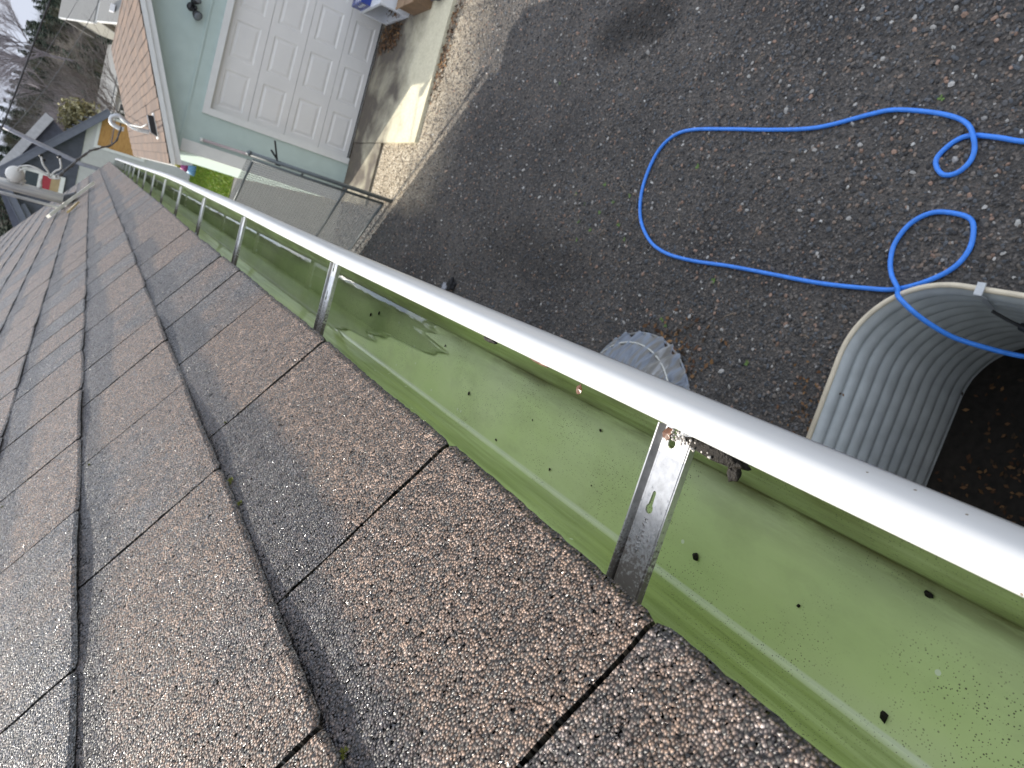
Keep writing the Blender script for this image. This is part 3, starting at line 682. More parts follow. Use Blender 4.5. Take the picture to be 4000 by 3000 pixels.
# ------------------------------------------------------------------ service mast on the roof
mast = thing('service_mast', (-.36, 6.7, 3.48), 'grey steel power service mast standing on the shingle roof', 'power mast')
gp = NT('mast_paint', 0.35, 0.5, 0.1); f = gp.noise(gp.scale(gp.obj(), (60, 60, 4)), 1.0, 4); gp.base(gp.ramp(f, [(0.35, (0.50, 0.51, 0.53)), (0.6, (0.74, 0.74, 0.72))])); M['mast'] = gp.m
mb = MB(); mb.tube([(-.345, 6.7, 3.44), (-.345, 6.7, 5.1)], .040, 20); mb.build('mast_pipe', M['mast'], mast)
mb = MB(); mb.lathe((-.345, 6.7, 3.46), [(.085, 0), (.075, .02), (.052, .05), (.043, .075)], 18); mb.build('rubber_boot', M['black'], mast)
mb = MB(); mb.tube([(-.401, 6.5, 3.50), (-.401, 6.5, 5.0)], .012, 10); mb.lathe((-.401, 6.5, 3.44), [(.010, 0), (.024, .015), (.014, .03), (.026, .045), (.014, .06), (.012, .08)], 12); mb.build('ground_rod', M['mast'], mast)
mb = MB(); mb.beam((-.475, 6.40, 3.60), (-.165, 6.72, 3.366), .045, .022, (.6, 0, .8)); mb.build('flashing_bar', simple('pale_bar', (0.66, 0.64, 0.53), 0.5, 0.2), mast)
mb = MB(); mb.beam((-.32, 5.4, 3.475), (-.27, 5.62, 3.44), .03, .012, (.6, 0, .8)); mb.build('brass_clip', simple('brass', (0.45, 0.33, 0.14), 0.4), mast)
mb = MB(); pr = []
for k in range(9):
    a = rad(20 + 150 * k / 8); pr.append((.062 * math.sin(a) + .001, -.062 * math.cos(a)))
mb.lathe((-.255, 6.66, 3.86), pr, 16, ax=(.5, 0, .8)); mb.tube([(-.30, 6.68, 3.80), (-.262, 6.66, 3.85)], .024, 10); mb.build('weatherhead', M['wire_white'], mast)
mb = MB()
def loopw(P, r=.0065): mb.tube(catmull(P, 8), r, 6)
loopw([(-.262, 6.64, 3.835), (-.20, 6.6, 3.847), (-.165, 6.58, 3.795), (-.161, 6.56, 3.746), (-.172, 6.56, 3.703), (-.195, 6.56, 3.65)], .006)
loopw([(-.262, 6.66, 3.83), (-.21, 6.6, 3.828), (-.18, 6.58, 3.78), (-.172, 6.56, 3.73), (-.19, 6.56, 3.66)], .006)
loopw([(-.203, 6.58, 3.648), (-.165, 6.56, 3.66), (-.12, 6.55, 3.70), (-.065, 6.55, 3.721)], .0075)
loopw([(-.203, 6.58, 3.645), (-.150, 6.56, 3.62), (-.113, 6.55, 3.587), (-.06, 6.55, 3.60), (-.035, 6.55, 3.609)], .007)
loopw([(-.205, 6.6, 3.648), (-.20, 6.58, 3.61), (-.19, 6.58, 3.582), (-.175, 6.58, 3.60)], .008)
mb.build('drip_loop', M['wire_white'], mast)
mb = MB()
for q in [(-.06, 6.55, 3.722), (-.033, 6.55, 3.61), (-.09, 6.56, 3.70)]: mb = MB(); mb.lathe(q, [(.008, -.012), (.014, 0), (.009, .014)], 10); mb.build('wire_connector', M['black'], mast)
mb = MB(); mb.tube([(-.305, 6.69, 3.69), (-.255, 6.66, 3.70)], .01, 8); mb.lathe((-.245, 6.64, 3.70), [(.014, -.01), (.016, .0), (.008, .012)], 10); mb.build('insulator', M['wire_white'], mast)

# overhead cables
mb = MB(); path = catmull([(-.19, 6.6, 3.60), (-.17, 7.6, 3.585), (.05, 10.5, 3.42), (.25, 13.0, 3.14), (.55, 14.0, 3.06)], 10)
mb.tube(path, .012, 7)
tw = [Vector(p) + Vector((.014 * math.cos(i * 1.3), 0, .014 * math.sin(i * 1.3))) for i, p in enumerate(path)]; mb.tube(tw, .007, 6)
tag(mb.build('service_cable', M['cable']), 'twisted black service cable sagging from the roof mast to the garage', 'cable')
mb = MB(); P = [(12.0, 14.5, 2.9 + .15), (7.0, 14.2, 3.62), (2.03, 14, 4.31), (.86, 14, 4.47), (-.28, 14, 4.64), (-4, 13.8, 5.25), (-9, 13.5, 6.1)]
mb.tube(catmull(P, 8), .013, 7)
tag(mb.build('overhead_cable', M['cable']), 'thick black overhead cable crossing in front of the sky', 'cable')
for a, b, lab in [((9, 40, 4.2), (-6, 36, 9.2), 'thin grey wire high over the bare trees'), ((5.2, 30, 3.9), (-3.5, 28, 7.4), 'thin grey wire dipping over the brown hillside'), ((.25, 14, 3.15), (4.6, 58, 3.9), 'thin pale wire running from the garage to the far houses')]:
    mb = MB(); p, q = Vector(a), Vector(b); mb.tube([p.lerp(q, k / 12) - Vector((0, 0, .5 * math.sin(math.pi * k / 12))) for k in range(13)], .010, 5)
    tag(mb.build('overhead_wire', simple('wire_grey', (0.10, 0.10, 0.11), 0.6)), lab, 'wire')

# ------------------------------------------------------------------ garage
gar = thing('garage', (2.5, 11.5, 0), 'sage green garage with white panelled door and tan shingle roof', 'garage')
GX0, GX1, GY0, GY1 = .445, 4.535, 11.48, 21.0; GE = 2.462; TX = .19; GS = .402; RXc = 2.49; RZc = GE + GS * (RXc - TX); TX1 = 2 * RXc - TX
DX0, DX1, DZ = 1.11, 3.86, 2.13
def zroof(x): return RZc - GS * abs(x - RXc)
g = NT('sage_side_siding', 0.6, 0.4); fz = g.sep(g.obj()); M['sage_side'] = simple('pale_side_siding', (0.46, 0.55, 0.48), 0.6, 0.04, 6)
mb = MB()                                      # front wall around the door opening, gable included
zt = zroof(GX0) - .16
def fw(poly): mb.prism(poly, 'y', GY0, GY0 + .12)
fw([(GX0, 0), (DX0, 0), (DX0, DZ), (GX0, DZ)]); fw([(DX1, 0), (GX1, 0), (GX1, DZ), (DX1, DZ)])
fw([(GX0, DZ), (GX1, DZ), (GX1, zt), (RXc, RZc - .16), (GX0, zt)])
mb.build('front_wall', M['sage'], gar)
mb = MB(); mb.bbox((GX0, GY0 + .12, 0), (GX0 + .12, GY1, zt)); mb.bbox((GX1 - .12, GY0 + .12, 0), (GX1, GY1, zt))
mb.prism([(GX0 + .12, 0), (GX1 - .12, 0), (GX1 - .12, zt), (RXc, RZc - .16), (GX0 + .12, zt)], 'y', GY1 - .12, GY1); mb.build('side_wall', M['sage_side'], gar)
mb = MB(); mb.bbox((GX0 - .01, GY0 - .013, 2.385), (GX1 + .01, GY0 - .001, 2.415)); mb.build('band_board', M['sage'], gar)
mb = MB(); mb.bbox((DX0 - .092, GY0 - .028, 0.046), (DX0, GY0 - .001, DZ + .09)); mb.bbox((DX1, GY0 - .028, 0.046), (DX1 + .092, GY0 - .001, DZ + .09)); mb.bbox((DX0, GY0 - .028, DZ), (DX1, GY0 - .001, DZ + .09)); mb.build('door_frame', M['white_trim'], gar)
mb = MB(); mb.bbox((GX0 - .018, GY0 - .022, .036), (GX0 + .150, GY0 - .0015, zt - .02)); mb.bbox((GX0 - .018, GY0 - .0014, .036), (GX0 - .0005, GY0 + .09, zt - .02)); mb.build('corner_board', M['white_trim'], gar)
def garage_door():
    y = GY0 + .065; d = MB(); sec = DZ / 4; nc = 4; cw = (DX1 - DX0) / nc
    d.bbox((DX0, y + .022, .03), (DX1, y + .05, DZ))
    root = d.build('garage_door', M['door'], gar)
    for k in range(4):
        z0, z1 = k * sec + .004, (k + 1) * sec - .004; z0 = max(z0, .032)
        q = MB()
        xs = [DX0]; 
        for c in range(nc): xs += [DX0 + c * cw + .085, DX0 + (c + 1) * cw - .085]
        xs.append(DX1); za, zb = z0 + .095, z1 - .085
        for i in range(0, len(xs), 2): q.add([(xs[i], y, z0), (xs[i + 1], y, z0), (xs[i + 1], y, z1), (xs[i], y, z1)], [(0, 1, 2, 3)])
        for c in range(nc):
            a, b = xs[1 + 2 * c], xs[2 + 2 * c]
            q.add([(a, y, z0), (b, y, z0), (b, y, za), (a, y, za)], [(0, 1, 2, 3)]); q.add([(a, y, zb), (b, y, zb), (b, y, z1), (a, y, z1)], [(0, 1, 2, 3)])
            o1, o2, e1, e2 = 0, .022, .012, .004
            rings = [(0, 0), (.016, .009), (.034, .009), (.062, .002)]
            for (i1, d1), (i2, d2) in zip(rings[:-1], rings[1:]):
                A = [(a + i1, y + d1, za + i1), (b - i1, y + d1, za + i1), (b - i1, y + d1, zb - i1), (a + i1, y + d1, zb - i1)]
                B = [(a + i2, y + d2, za + i2), (b - i2, y + d2, za + i2), (b - i2, y + d2, zb - i2), (a + i2, y + d2, zb - i2)]
                q.add(A + B, [(i, (i + 1) % 4, 4 + (i + 1) % 4, 4 + i) for i in range(4)])
            i1, d1 = rings[-1]; q.add([(a + i1, y + d1, za + i1), (b - i1, y + d1, za + i1), (b - i1, y + d1, zb - i1), (a + i1, y + d1, zb - i1)], [(0, 1, 2, 3)])
        q.add([(DX0, y, z0), (DX1, y, z0), (DX1, y + .012, z0 - .003), (DX0, y + .012, z0 - .003)], [(0, 1, 2, 3)])
        q.add([(DX0, y, z1), (DX1, y, z1), (DX1, y + .012, z1 + .003), (DX0, y + .012, z1 + .003)], [(0, 1, 2, 3)])
        q.build('door_panel', M['door'], root)
    q = MB(); q.bbox((DX0, y - .01, .046), (DX1, y + .055, .062)); q.build('door_seal', M['dark_gap'], root)
garage_door()
g = NT('tan_shingles', 0.85, 0.25); uv = g.uv(); br = g.n('TexBrick'); br.offset = 0.5; g.l(uv, br.inputs['Vector'])
br.inputs['Scale'].default_value = 1.0; br.inputs['Brick Width'].default_value = 0.30; br.inputs['Row Height'].default_value = 0.143; br.inputs['Mortar Size'].default_value = 0.006
br.inputs['Color1'].default_value = (0.145, 0.098, 0.070, 1); br.inputs['Color2'].default_value = (0.088, 0.067, 0.055, 1); br.inputs['Mortar'].default_value = (0.055, 0.042, 0.036, 1); br.inputs['Bias'].default_value = 0.0
g.base(g.mix(g.ramp(g.noise(uv, 5, 4), [(0.35, 0.0), (0.7, 0.5)]), br.outputs['Color'], (0.140, 0.095, 0.068))); g.bump(br.outputs['Fac'], -0.5, 0.01); M['tan_roof'] = g.m
def garage_roof():
    V_ = []; F_ = []; UVs = []; sl_ = math.hypot(1, GS); y0, y1 = 11.20, 21.3; n = int((RXc - TX) * sl_ / .143) + 1
    for side in (1, -1):
        for k in range(n):
            a = TX + k * .143 / sl_; b = min(RXc, TX + (k + 1) * .143 / sl_)
            if a >= RXc: break
            q = []
            for j in range(0, 41):
                y = y0 + (y1 - y0) * j / 40
                for x, dz in ((a, .0), (a, .010), (b, .002)):
                    X = x if side > 0 else 2 * RXc - x
                    V_.append((X, y, zroof(X) + dz + .02 + .004 * math.sin(y * 2.3 + k))); UVs.append((y, (x - TX) * sl_ + (0 if side > 0 else 7)))
            o = len(V_) - 41 * 3
            for j in range(40):
                for i in range(2): F_.append((o + 3 * j + i, o + 3 * j + i + 1, o + 3 * j + 4 + i, o + 3 * j + 3 + i))
    np_mesh('roof', np.array(V_), np.array(F_), M['tan_roof'], gar, uv=np.array(UVs))
    mb = MB()
    mb.prism([(TX + .01, GE - .005), (RXc, RZc - .005), (TX1 - .01, GE - .005), (TX1 - .01, GE + .019), (RXc, RZc + .019), (TX + .01, GE + .019)], 'y', y0 + .012, y1 - .012)
    mb.build('roof_deck', M['dark_wood'], gar)
    mb = MB()
    for s in (-1, 1):
        xe = TX if s < 0 else TX1
        mb.prism([(xe - s * .01, zroof(xe) - .135), (RXc, RZc - .135), (RXc, RZc - .006), (xe - s * .01, zroof(xe) - .006)], 'y', y0 + .03, y0 + .055)
        mb.prism([(xe, zroof(xe) - .055), (RXc, RZc - .055), (RXc, RZc + .012), (xe, zroof(xe) + .012)], 'y', y0 + .006, y0 + .0298)
    mb.build('rake_board', M['white_trim'], gar)
    mb = MB()
    for s in (-1, 1):
        xe = TX if s < 0 else TX1; xw = GX0 if s < 0 else GX1
        mb.prism([(xe - s * .01, zroof(xe) - .03), (RXc, RZc - .03), (RXc, RZc - .0065), (xe - s * .01, zroof(xe) - .0065)], 'y', y0 + .0555, GY0 + .05)
        mb.bbox((min(xe, xe - s * .022), y0 + .056, GE - .16), (max(xe, xe - s * .022), y1 - .05, GE - .006))
    mb.build('soffit', M['white_trim'], gar)
garage_roof()
lt = thing('flood_light', (2.29, 11.44, 2.63), 'black twin head security light on the garage gable', 'light')
mb = MB(); mb.lathe((2.29, 11.478, 2.63), [(.055, 0), (.055, .02), (.03, .035)], 16, ax=(0, -1, 0)); mb.build('base', M['black'], lt)
for sx, dz in ((-1, -.07), (1, -.02)):
    mb = MB(); c = Vector((2.29 + .075 * sx, 11.40, 2.63 + dz)); ax = Vector((.45 * sx, -.75, -.45)).normalized()
    mb.tube([(2.29, 11.45, 2.63), c - ax * .03], .012, 8); mb.lathe(c, [(.03, -.04), (.05, .0), (.062, .06)], 14, ax=ax); h = mb.build('lamp_head', M['black'], lt)
    mb = MB(); mb.lathe(c + ax * .058, [(.055, 0), (.05, .008)], 14, ax=ax); mb.build('lens', M['glass'], h)
mb = MB(); mb.lathe((2.29, 11.43, 2.56), [(.03, 0), (.028, .03)], 12); mb.build('motion_sensor', M['black'], lt)

gp_ = thing('conduit_pipe', (.65, 11.44, 0), 'thin pinkish grey pipe standing against the garage corner', 'pipe')
mb = MB(); mb.tube([(.70, 11.43, .036), (.655, 11.43, 2.14)], .021, 10); mb.build('pipe', simple('pipe_paint', (0.40, 0.33, 0.33), 0.5, 0.1), gp_)
mb = MB(); mb.lathe((.654, 11.43, 2.13), [(.026, 0), (.028, .03), (.012, .045)], 10); mb.build('cap', M['white_trim'], gp_)

# vent and gooseneck on the garage roof
vt = thing('roof_vent', (.66, 12.4, 2.66), 'small black vent on the tan garage roof', 'vent')
zv = zroof(.66) + .03
mb = MB(); mb.prism([(.52, zv - .07), (.80, zv + .04), (.78, zv + .14), (.56, zv + .05)], 'y', 12.25, 12.5); mb.build('hood', M['black'], vt)
mb = MB(); mb.beam((.50, 12.38, zroof(.50) + .03), (.84, 12.38, zroof(.84) + .03), .34, .012, (-.37, 0, .93)); mb.build('flashing', M['wire_white'], vt)
gn = thing('weatherhead_pipe', (.62, 14, 2.66), 'shiny bent gooseneck power pipe on the left edge of the garage roof', 'power mast')
mb = MB(); mb.tube(catmull([(.62, 14, zroof(.62)), (.60, 14, 2.85), (.66, 14, 3.02), (.71, 14, 3.12), (.66, 14, 3.22), (.57, 14, 3.21), (.525, 14, 3.10), (.53, 14, 3.02)], 8), .034, 12); mb.build('bent_pipe', M['galv'], gn)
mb = MB(); mb.tube([(.62, 14, 3.0), (.62, 13.2, 2.82), (.66, 12.5, 2.79)], .010, 6); mb.build('ground_wire', M['wire_white'], gn)
mb = MB()
for a in range(4): mb.tube([(.62 - .06 * math.cos(a * .8), 13.6, 2.85 - .06 * math.sin(a * .8)), (.62 + .06 * math.cos(a * .8), 13.6, 2.85 + .06 * math.sin(a * .8))], .007, 5)
mb.build('wire_splice', M['wire_white'], gn)
# fabric spinner hanging from the eave corner
ws = thing('wind_spinner', (.20, 11.17, 2.43), 'blue and magenta fabric spinner hanging from the garage eave', 'wind spinner')
for nm, z0, z1, r0, r1, c in (('hanger', 0, -.07, .010, .022, (.30, .28, .02)), ('sleeve', -.07, -.16, .025, .050, (.26, .05, .16)), ('skirt', -.16, -.26, .05, .078, (.10, .24, .38))):
    mb = MB(); mb.lathe((.20, 11.17, 2.43), [(r1 * .7, z1 + .01), (r1, z1), ((r0 + r1) / 2, (z0 + z1) / 2), (r0, z0)], 12); mb.build(nm, simple('spinner_' + nm, c, 0.5, 0.25, 40), ws)

# ------------------------------------------------------------------ things stored by the garage door
M['white_plastic'] = simple('white_plastic', (0.70, 0.71, 0.73), 0.4, 0.04)
sh = thing('storage_bench', (3.35, 10.85, .045), 'white plastic open storage box against the garage door', 'storage box')
z0 = .046; mb = MB(); mb.bbox((3.14, 10.42, z0 + .40), (3.72, 11.30, z0 + .44)); mb.build('top', M['white_plastic'], sh)
mb = MB(); mb.bbox((3.14, 10.42, z0), (3.72, 11.30, z0 + .045)); mb.build('base', M['white_plastic'], sh)
for yy in (10.42, 11.24): mb = MB(); mb.bbox((3.14, yy, z0 + .045), (3.72, yy + .06, z0 + .40)); mb.build('side', M['white_plastic'], sh)
mb = MB(); mb.bbox((3.68, 10.48, z0 + .045), (3.72, 11.24, z0 + .40)); mb.build('back', M['white_plastic'], sh)
bl = thing('blue_pack', (3.35, 11.1, .49), 'dark blue plastic pack with white print lying on the white storage box', 'package')
mb = MB(); mb.bbox((3.16, 10.84, .488), (3.62, 11.28, .63)); mb.build('body', simple('blue_wrap', (0.012, 0.035, 0.22), 0.25, 0.3, 12), bl)
mb = MB()
for k in range(3): mb.lathe((3.158, 10.92 + .085 * k, .56), [(.030, 0), (.028, .002)], 10, ax=(-1, 0, 0)); mb.bbox((3.18 + .0, 10.90 + .085 * k, .6305), (3.50, 10.93 + .085 * k, .6315))
mb.build('print', M['white_plastic'], bl)
bb = thing('brown_box', (3.5, 9.9, .05), 'brown cardboard box lying on the concrete beyond the white storage box', 'box')
mb = MB(); mb.bbox((3.13, 9.62, .046), (3.9, 10.22, .30)); mb.build('carton', simple('cardboard', (0.20, 0.125, 0.07), 0.8, 0.15), bb)
mb = MB(); mb.bbox((3.10, 9.60, .302), (3.92, 9.90, .318)); mb.bbox((3.10, 9.94, .303), (3.92, 10.24, .312)); mb.build('flap', simple('cardboard_flap', (0.26, 0.17, 0.10), 0.8, 0.15), bb)
nb = thing('navy_bag', (3.4, 9.25, .05), 'dark navy bag at the outer edge of the concrete', 'bag')
me = blob_mesh((3.42, 9.28, .14), (.27, .22, .11), 9, .3, 3); me.materials.append(simple('navy', (0.01, 0.014, 0.06), 0.5)); o = bpy.data.objects.new('body', me); COL.objects.link(o); o.parent = nb; o.matrix_parent_inverse = Matrix.Translation(-nb.location)
def leaf_pile(name, x0, x1, y0, y1, z0, n, label, hmax=.06, size=.03):
    V_ = []; 
    for k in range(n):
        x, y = R.uniform(x0, x1), R.uniform(y0, y1); e = min((x - x0) / (x1 - x0), (x1 - x) / (x1 - x0), (y - y0) / (y1 - y0), (y1 - y) / (y1 - y0)) * 2
        if R.random() > .25 + e: continue
        c = Vector((x + R.gauss(0, .05), y + R.gauss(0, .07), z0 + R.uniform(.004, .01 + hmax * max(0, e)))); t = R.uniform(0, 6.28); s = size * R.uniform(.5, 1.1)
        d = Vector((math.cos(t), math.sin(t), R.uniform(-.5, .5))) * s; q = Vector((-math.sin(t), math.cos(t), R.uniform(-.5, .5))) * s * .6
        V_ += [c - d, c - q * .8, c + d, c + q]
    V_ = np.array([tuple(v) for v in V_]); F_ = np.arange(len(V_)).reshape(-1, 4)
    base = np.array([[.10, .05, .025], [.16, .085, .04], [.06, .04, .025], [.22, .12, .05]])
    c = base[NR.integers(0, 4, len(F_))] * NR.uniform(.6, 1.3, (len(F_), 1)); c = np.repeat(np.concatenate([c, np.ones((len(c), 1))], 1), 4, 0)
    g = NT('dry_leaves', 0.8, 0.3); g.base(g.attr('col'))
    return tag(np_mesh(name, V_, F_, g.m, col=c), label, 'leaves', kind='stuff')
leaf_pile('leaf_litter', 2.72, 3.14, 10.6, 11.40, .045, 900, 'heap of dry brown leaves against the bottom of the garage door')
leaf_pile('leaf_litter', 3.16, 3.66, 10.5, 11.2, .095, 500, 'dry brown leaves inside the open white storage box', .12)
leaf_pile('leaf_litter', 1.9, 3.3, 8.72, 8.98, .0, 500, 'line of brown leaves along the outer edge of the concrete', .03)
leaf_pile('leaf_litter', -.44, .45, .75, 2.1, -1.24, 800, 'orange brown leaves on the floor of the window well', .02, .020)
leaf_pile('leaf_litter', -.29, .10, 2.27, 2.45, .0, 110, 'orange brown leaves gathered beside the window well rim', .02, .016)
leaf_pile('leaf_litter', -.20, .16, 3.12, 3.72, .0, 190, 'orange and brown leaves beside the clear plastic well cover', .02, .026)

# ------------------------------------------------------------------ chain link gate
gt = thing('chain_link_gate', (.2, 9.7, 0), 'grey chain link gate between the house wall and the garage', 'gate')
ga, gb = Vector((.555, 9.30, 0)), Vector((-.40, 10.38, 0)); gd = (gb - ga).normalized(); glen = (gb - ga).length
def gpnt(u, z): p = ga + gd * u; return Vector((p.x, p.y, z))
mb = MB(); mb.tube([gpnt(.05, .08), gpnt(.05, 1.80)], .017, 10); mb.tube([gpnt(glen - .06, .08), gpnt(glen - .06, 1.80)], .017, 10)
mb.tube([gpnt(.05, 1.79), gpnt(glen - .06, 1.79)], .014, 10); mb.tube([gpnt(.05, .09), gpnt(glen - .06, .09)], .018, 10); mb.tube([gpnt(.05, .62), gpnt(glen - .06, .62)], .015, 10)
mb.build('gate_frame', M['fence_pipe'], gt)
mb = MB(); wq = .020; nrm = Vector((-gd.y, gd.x, 0)); u0, u1, z0, z1 = .055, glen - .065, .10, 1.86
n = int((u1 - u0) / wq)
for k in range(n + 1):
    P = []; nz_ = int((z1 - z0) / wq)
    for j in range(nz_ + 1):
        u = u0 + k * wq + (wq * .52 if j % 2 else -wq * .02); u = min(u, u1 + wq * .4); P.append(gpnt(u, z0 + j * wq) + nrm * (.003 if (j + k) % 2 else -.003))
    mb.tube(P, .0052, 3, False, smooth=False)
mb.build('mesh', M['fence_wire'], gt)
mb = MB(); mb.tube([gpnt(-.04, 0), gpnt(-.04, 1.86)], .026, 12); mb.lathe(gpnt(-.04, 1.85), [(.034, 0), (.034, .02), (.012, .05)], 12); mb.build('gate_post', M['fence_pipe'], gt)
mb = MB(); q = gpnt(-.02, 1.52); mb.bbox(q - Vector((.02, .03, .03)), q + Vector((.04, .02, .03))); mb.beam(q, q + Vector((.24, -.10, .11)), .04, .02); mb.beam(q + Vector((.05, -.02, .02)), q + Vector((.13, -.06, .12)), .02, .02); mb.build('latch', M['black'], gt)
mb = MB()
for u in (glen - .10, glen - .22): mb = MB(); mb.lathe(gpnt(u, 1.80) + Vector((0, 0, .02)), [(.012, -.02), (.024, 0), (.012, .02)], 12); mb.build('rail_end', M['white_trim'], gt)
mb = MB()
for z in (.62, 1.2): mb = MB(); mb.tube([gpnt(-.04, z), gpnt(.05, z)], .016, 8); mb.build('tie_band', M['fence_pipe'], gt)

# ------------------------------------------------------------------ window well
ww = thing('window_well', (.2, 1.43, -.6), 'galvanised corrugated steel window well against the house wall', 'window well')
def build_well():
    P = well_outline(0.0, 22)
    # resample
    V_ = []; F_ = []; pitch = .116; depth = 1.30; nz_ = int(depth / pitch * 10)
    cen = [(0.15, 1.43)] * len(P)
    nrmv = []
    for i, (x, y) in enumerate(P):
        a = P[max(i - 1, 0)]; b = P[min(i + 1, len(P) - 1)]; t = Vector((b[0] - a[0], b[1] - a[1])).normalized(); nrmv.append((-t.y, t.x))
    for j in range(nz_ + 1):
        z = .05 - depth * j / nz_; off = -.032 * abs(math.sin(math.pi * j / 10)) ** .8
        for (x, y), (nx, ny) in zip(P, nrmv): V_.append((x + nx * off, y + ny * off, z))
    m = len(P)
    for j in range(nz_):
        for i in range(m - 1): F_.append((j * m + i, j * m + i + 1, (j + 1) * m + i + 1, (j + 1) * m + i))
    np_mesh('corrugated_shell', np.array(V_), np.array(F_), M['well_steel'], ww, smooth=True)
    mb = MB(); mb.tube([(x, y, .062) for x, y in P], .0135, 10); mb.build('rim', M['cream'], ww)
M['well_steel'] = simple('galvanised_sheet', (0.47, 0.50, 0.50), 0.42, 0.12, 9, 0.15)
build_well()
mb = MB(); mb.bbox((-.46, .58, -1.30), (.69, 2.27, -1.245)); mb.build('well_floor', simple('dark_soil', (0.022, 0.018, 0.014), 0.9, 0.4, 20, bump=0.6), ww)
cl = thing('rim_clip', (.67, 1.69, .06), 'zinc clip and strap with black cord hooked over the cream well rim', 'clip')
mb = MB(); mb.bbox((.640, 1.672, .082), (.695, 1.708, .090)); mb.bbox((.636, 1.674, .02), (.6405, 1.706, .088)); mb.build('hook', M['galv'], cl)
mb = MB(); mb.beam((.636, 1.69, .03), (.628, 1.745, -.20), .028, .003, (1, 0, 0)); mb.build('strap', M['galv'], cl)
mb = MB(); mb.tube(catmull([(.62, 1.745, -.20), (.60, 1.69, -.235), (.58, 1.62, -.245)], 6), .008, 8); mb.tube(catmull([(.58, 1.62, -.245), (.56, 1.54, -.22), (.53, 1.44, -.15), (.50, 1.25, -.06)], 8), .020, 10); mb.tube(catmull([(.58, 1.62, -.25), (.55, 1.53, -.27), (.50, 1.44, -.25), (.46, 1.25, -.2)], 8), .011, 8); mb.build('cord', M['black'], cl)

# clear plastic cover over the next well
g = NT('clear_plastic', 0.35, 0.5); sk = g.noise(g.scale(g.obj(), (2.5, 16, 2)), 1.0, 4, 0.6, 0.6); g.base(g.ramp(sk, [(0.32, (0.20, 0.22, 0.26)), (0.45, (0.50, 0.56, 0.66)), (0.55, (0.42, 0.40, 0.36)), (0.66, (0.80, 0.82, 0.85))])); g.b.inputs['Transmission Weight'].default_value = 0.55; g.b.inputs['IOR'].default_value = 1.12; M['clear'] = g.m
pc = thing('well_cover', (-.15, 3.66, 0), 'clear corrugated plastic window well cover on the ground', 'cover')
def well_cover():
    V_ = []; F_ = []; nu, nv = 112, 14; ax, ay = .47, .53
    for j in range(nv + 1):
        t = j / nv
        for i in range(nu + 1):
            ph = -math.pi / 2 + math.pi * i / nu
            rr_ = 1 - .55 * t; rip = (.020 + .010 * math.sin(i * .19)) * math.sin(i * math.pi / 4.0 + .8 * math.sin(i * .31)) * (1 - .55 * t)
            V_.append((-.46 + (ax * rr_ + rip) * math.cos(ph), 3.66 + (ay * (1 - .5 * t) + rip) * math.sin(ph), .02 + .17 * math.sin(t * math.pi / 2)))
    m = nu + 1
    for j in range(nv):
        for i in range(nu): F_.append((j * m + i, j * m + i + 1, (j + 1) * m + i + 1, (j + 1) * m + i))
    np_mesh('dome', np.array(V_), np.array(F_), M['clear'], pc, smooth=True)
    mb = MB(); mb.add([V_[nv * m + i] for i in range(m)], [tuple(range(m))]); mb.build('top_sheet', M['clear'], pc)
    mb = MB(); mb.tube([(-.46 + ax * .82 * math.cos(-math.pi / 2 + math.pi * i / 30), 3.66 + ay * .84 * math.sin(-math.pi / 2 + math.pi * i / 30), .105) for i in range(31)], .007, 6); mb.build('strap', simple('pale_strap', (0.55, 0.55, 0.5), 0.5), pc)
    mb = MB(); mb.tube([(-.46 + ax * math.cos(-math.pi / 2 + math.pi * i / 30), 3.66 + ay * math.sin(-math.pi / 2 + math.pi * i / 30), .018) for i in range(31)], .009, 6); mb.build('flange', M['clear'], pc)
well_cover()
rg = thing('rag', (-.24, 6.95, 0), 'small white and black rag on the gravel beside the house wall', 'rag')
for nm, c, s, col, sd in (('white_cloth', (-.22, 6.98, .03), (.050, .045, .016), (0.30, 0.31, 0.34), 31), ('black_cloth', (-.16, 6.84, .025), (.06, .06, .03), (0.012, 0.012, 0.014), 32)):
    me = blob_mesh((0, 0, 0), s, sd, .7, 3); me.materials.append(simple(nm, col, 0.8)); o = bpy.data.objects.new(nm, me); COL.objects.link(o); o.parent = rg; o.matrix_parent_inverse = Matrix.Translation(-rg.location); o.location = c

# ------------------------------------------------------------------ blue hose
HP = [(1.32, 1.40, .013), (1.34, 1.62, .013), (1.35, 1.79, .013), (1.37, 1.91, .013), (1.38, 2.03, .013), (1.35, 2.10, .013), (1.28, 2.15, .013), (1.23, 2.14, .013), (1.19, 2.09, .013), (1.20, 2.03, .013), (1.25, 1.99, .014), (1.31, 1.985, .02), (1.375, 2.01, .036), (1.43, 2.06, .022), (1.47, 2.14, .013), (1.50, 2.27, .013), (1.52, 2.47, .013), (1.50, 2.61, .013), (1.45, 2.83, .013), (1.43, 3.00, .013), (1.43, 3.28, .013), (1.44, 3.61, .013), (1.44, 3.97, .013), (1.38, 4.15, .013), (1.24, 4.25, .013), (1.01, 4.27, .013), (.80, 4.19, .013), (.65, 4.02, .013), (.58, 3.82, .013), (.56, 3.55, .013), (.57, 3.21, .013), (.57, 2.91, .013), (.57, 2.55, .013), (.59, 2.25, .013), (.61, 2.11, .013), (.67, 1.98, .013), (.75, 1.88, .013), (.84, 1.84, .013), (.93, 1.85, .013), (.99, 1.89, .013), (1.01, 1.99, .013), (1.00, 2.08, .013), (.94, 2.16, .013), (.84, 2.20, .013), (.75, 2.19, .014), (.675, 2.15, .022), (.615, 2.085, .040), (.572, 2.040, .088), (.545, 1.995, .104), (.515, 1.95, .080), (.483, 1.90, .0), (.455, 1.83, -.12), (.45, 1.74, -.22), (.455, 1.64, -.32), (.475, 1.50, -.42), (.49, 1.25, -.56)]
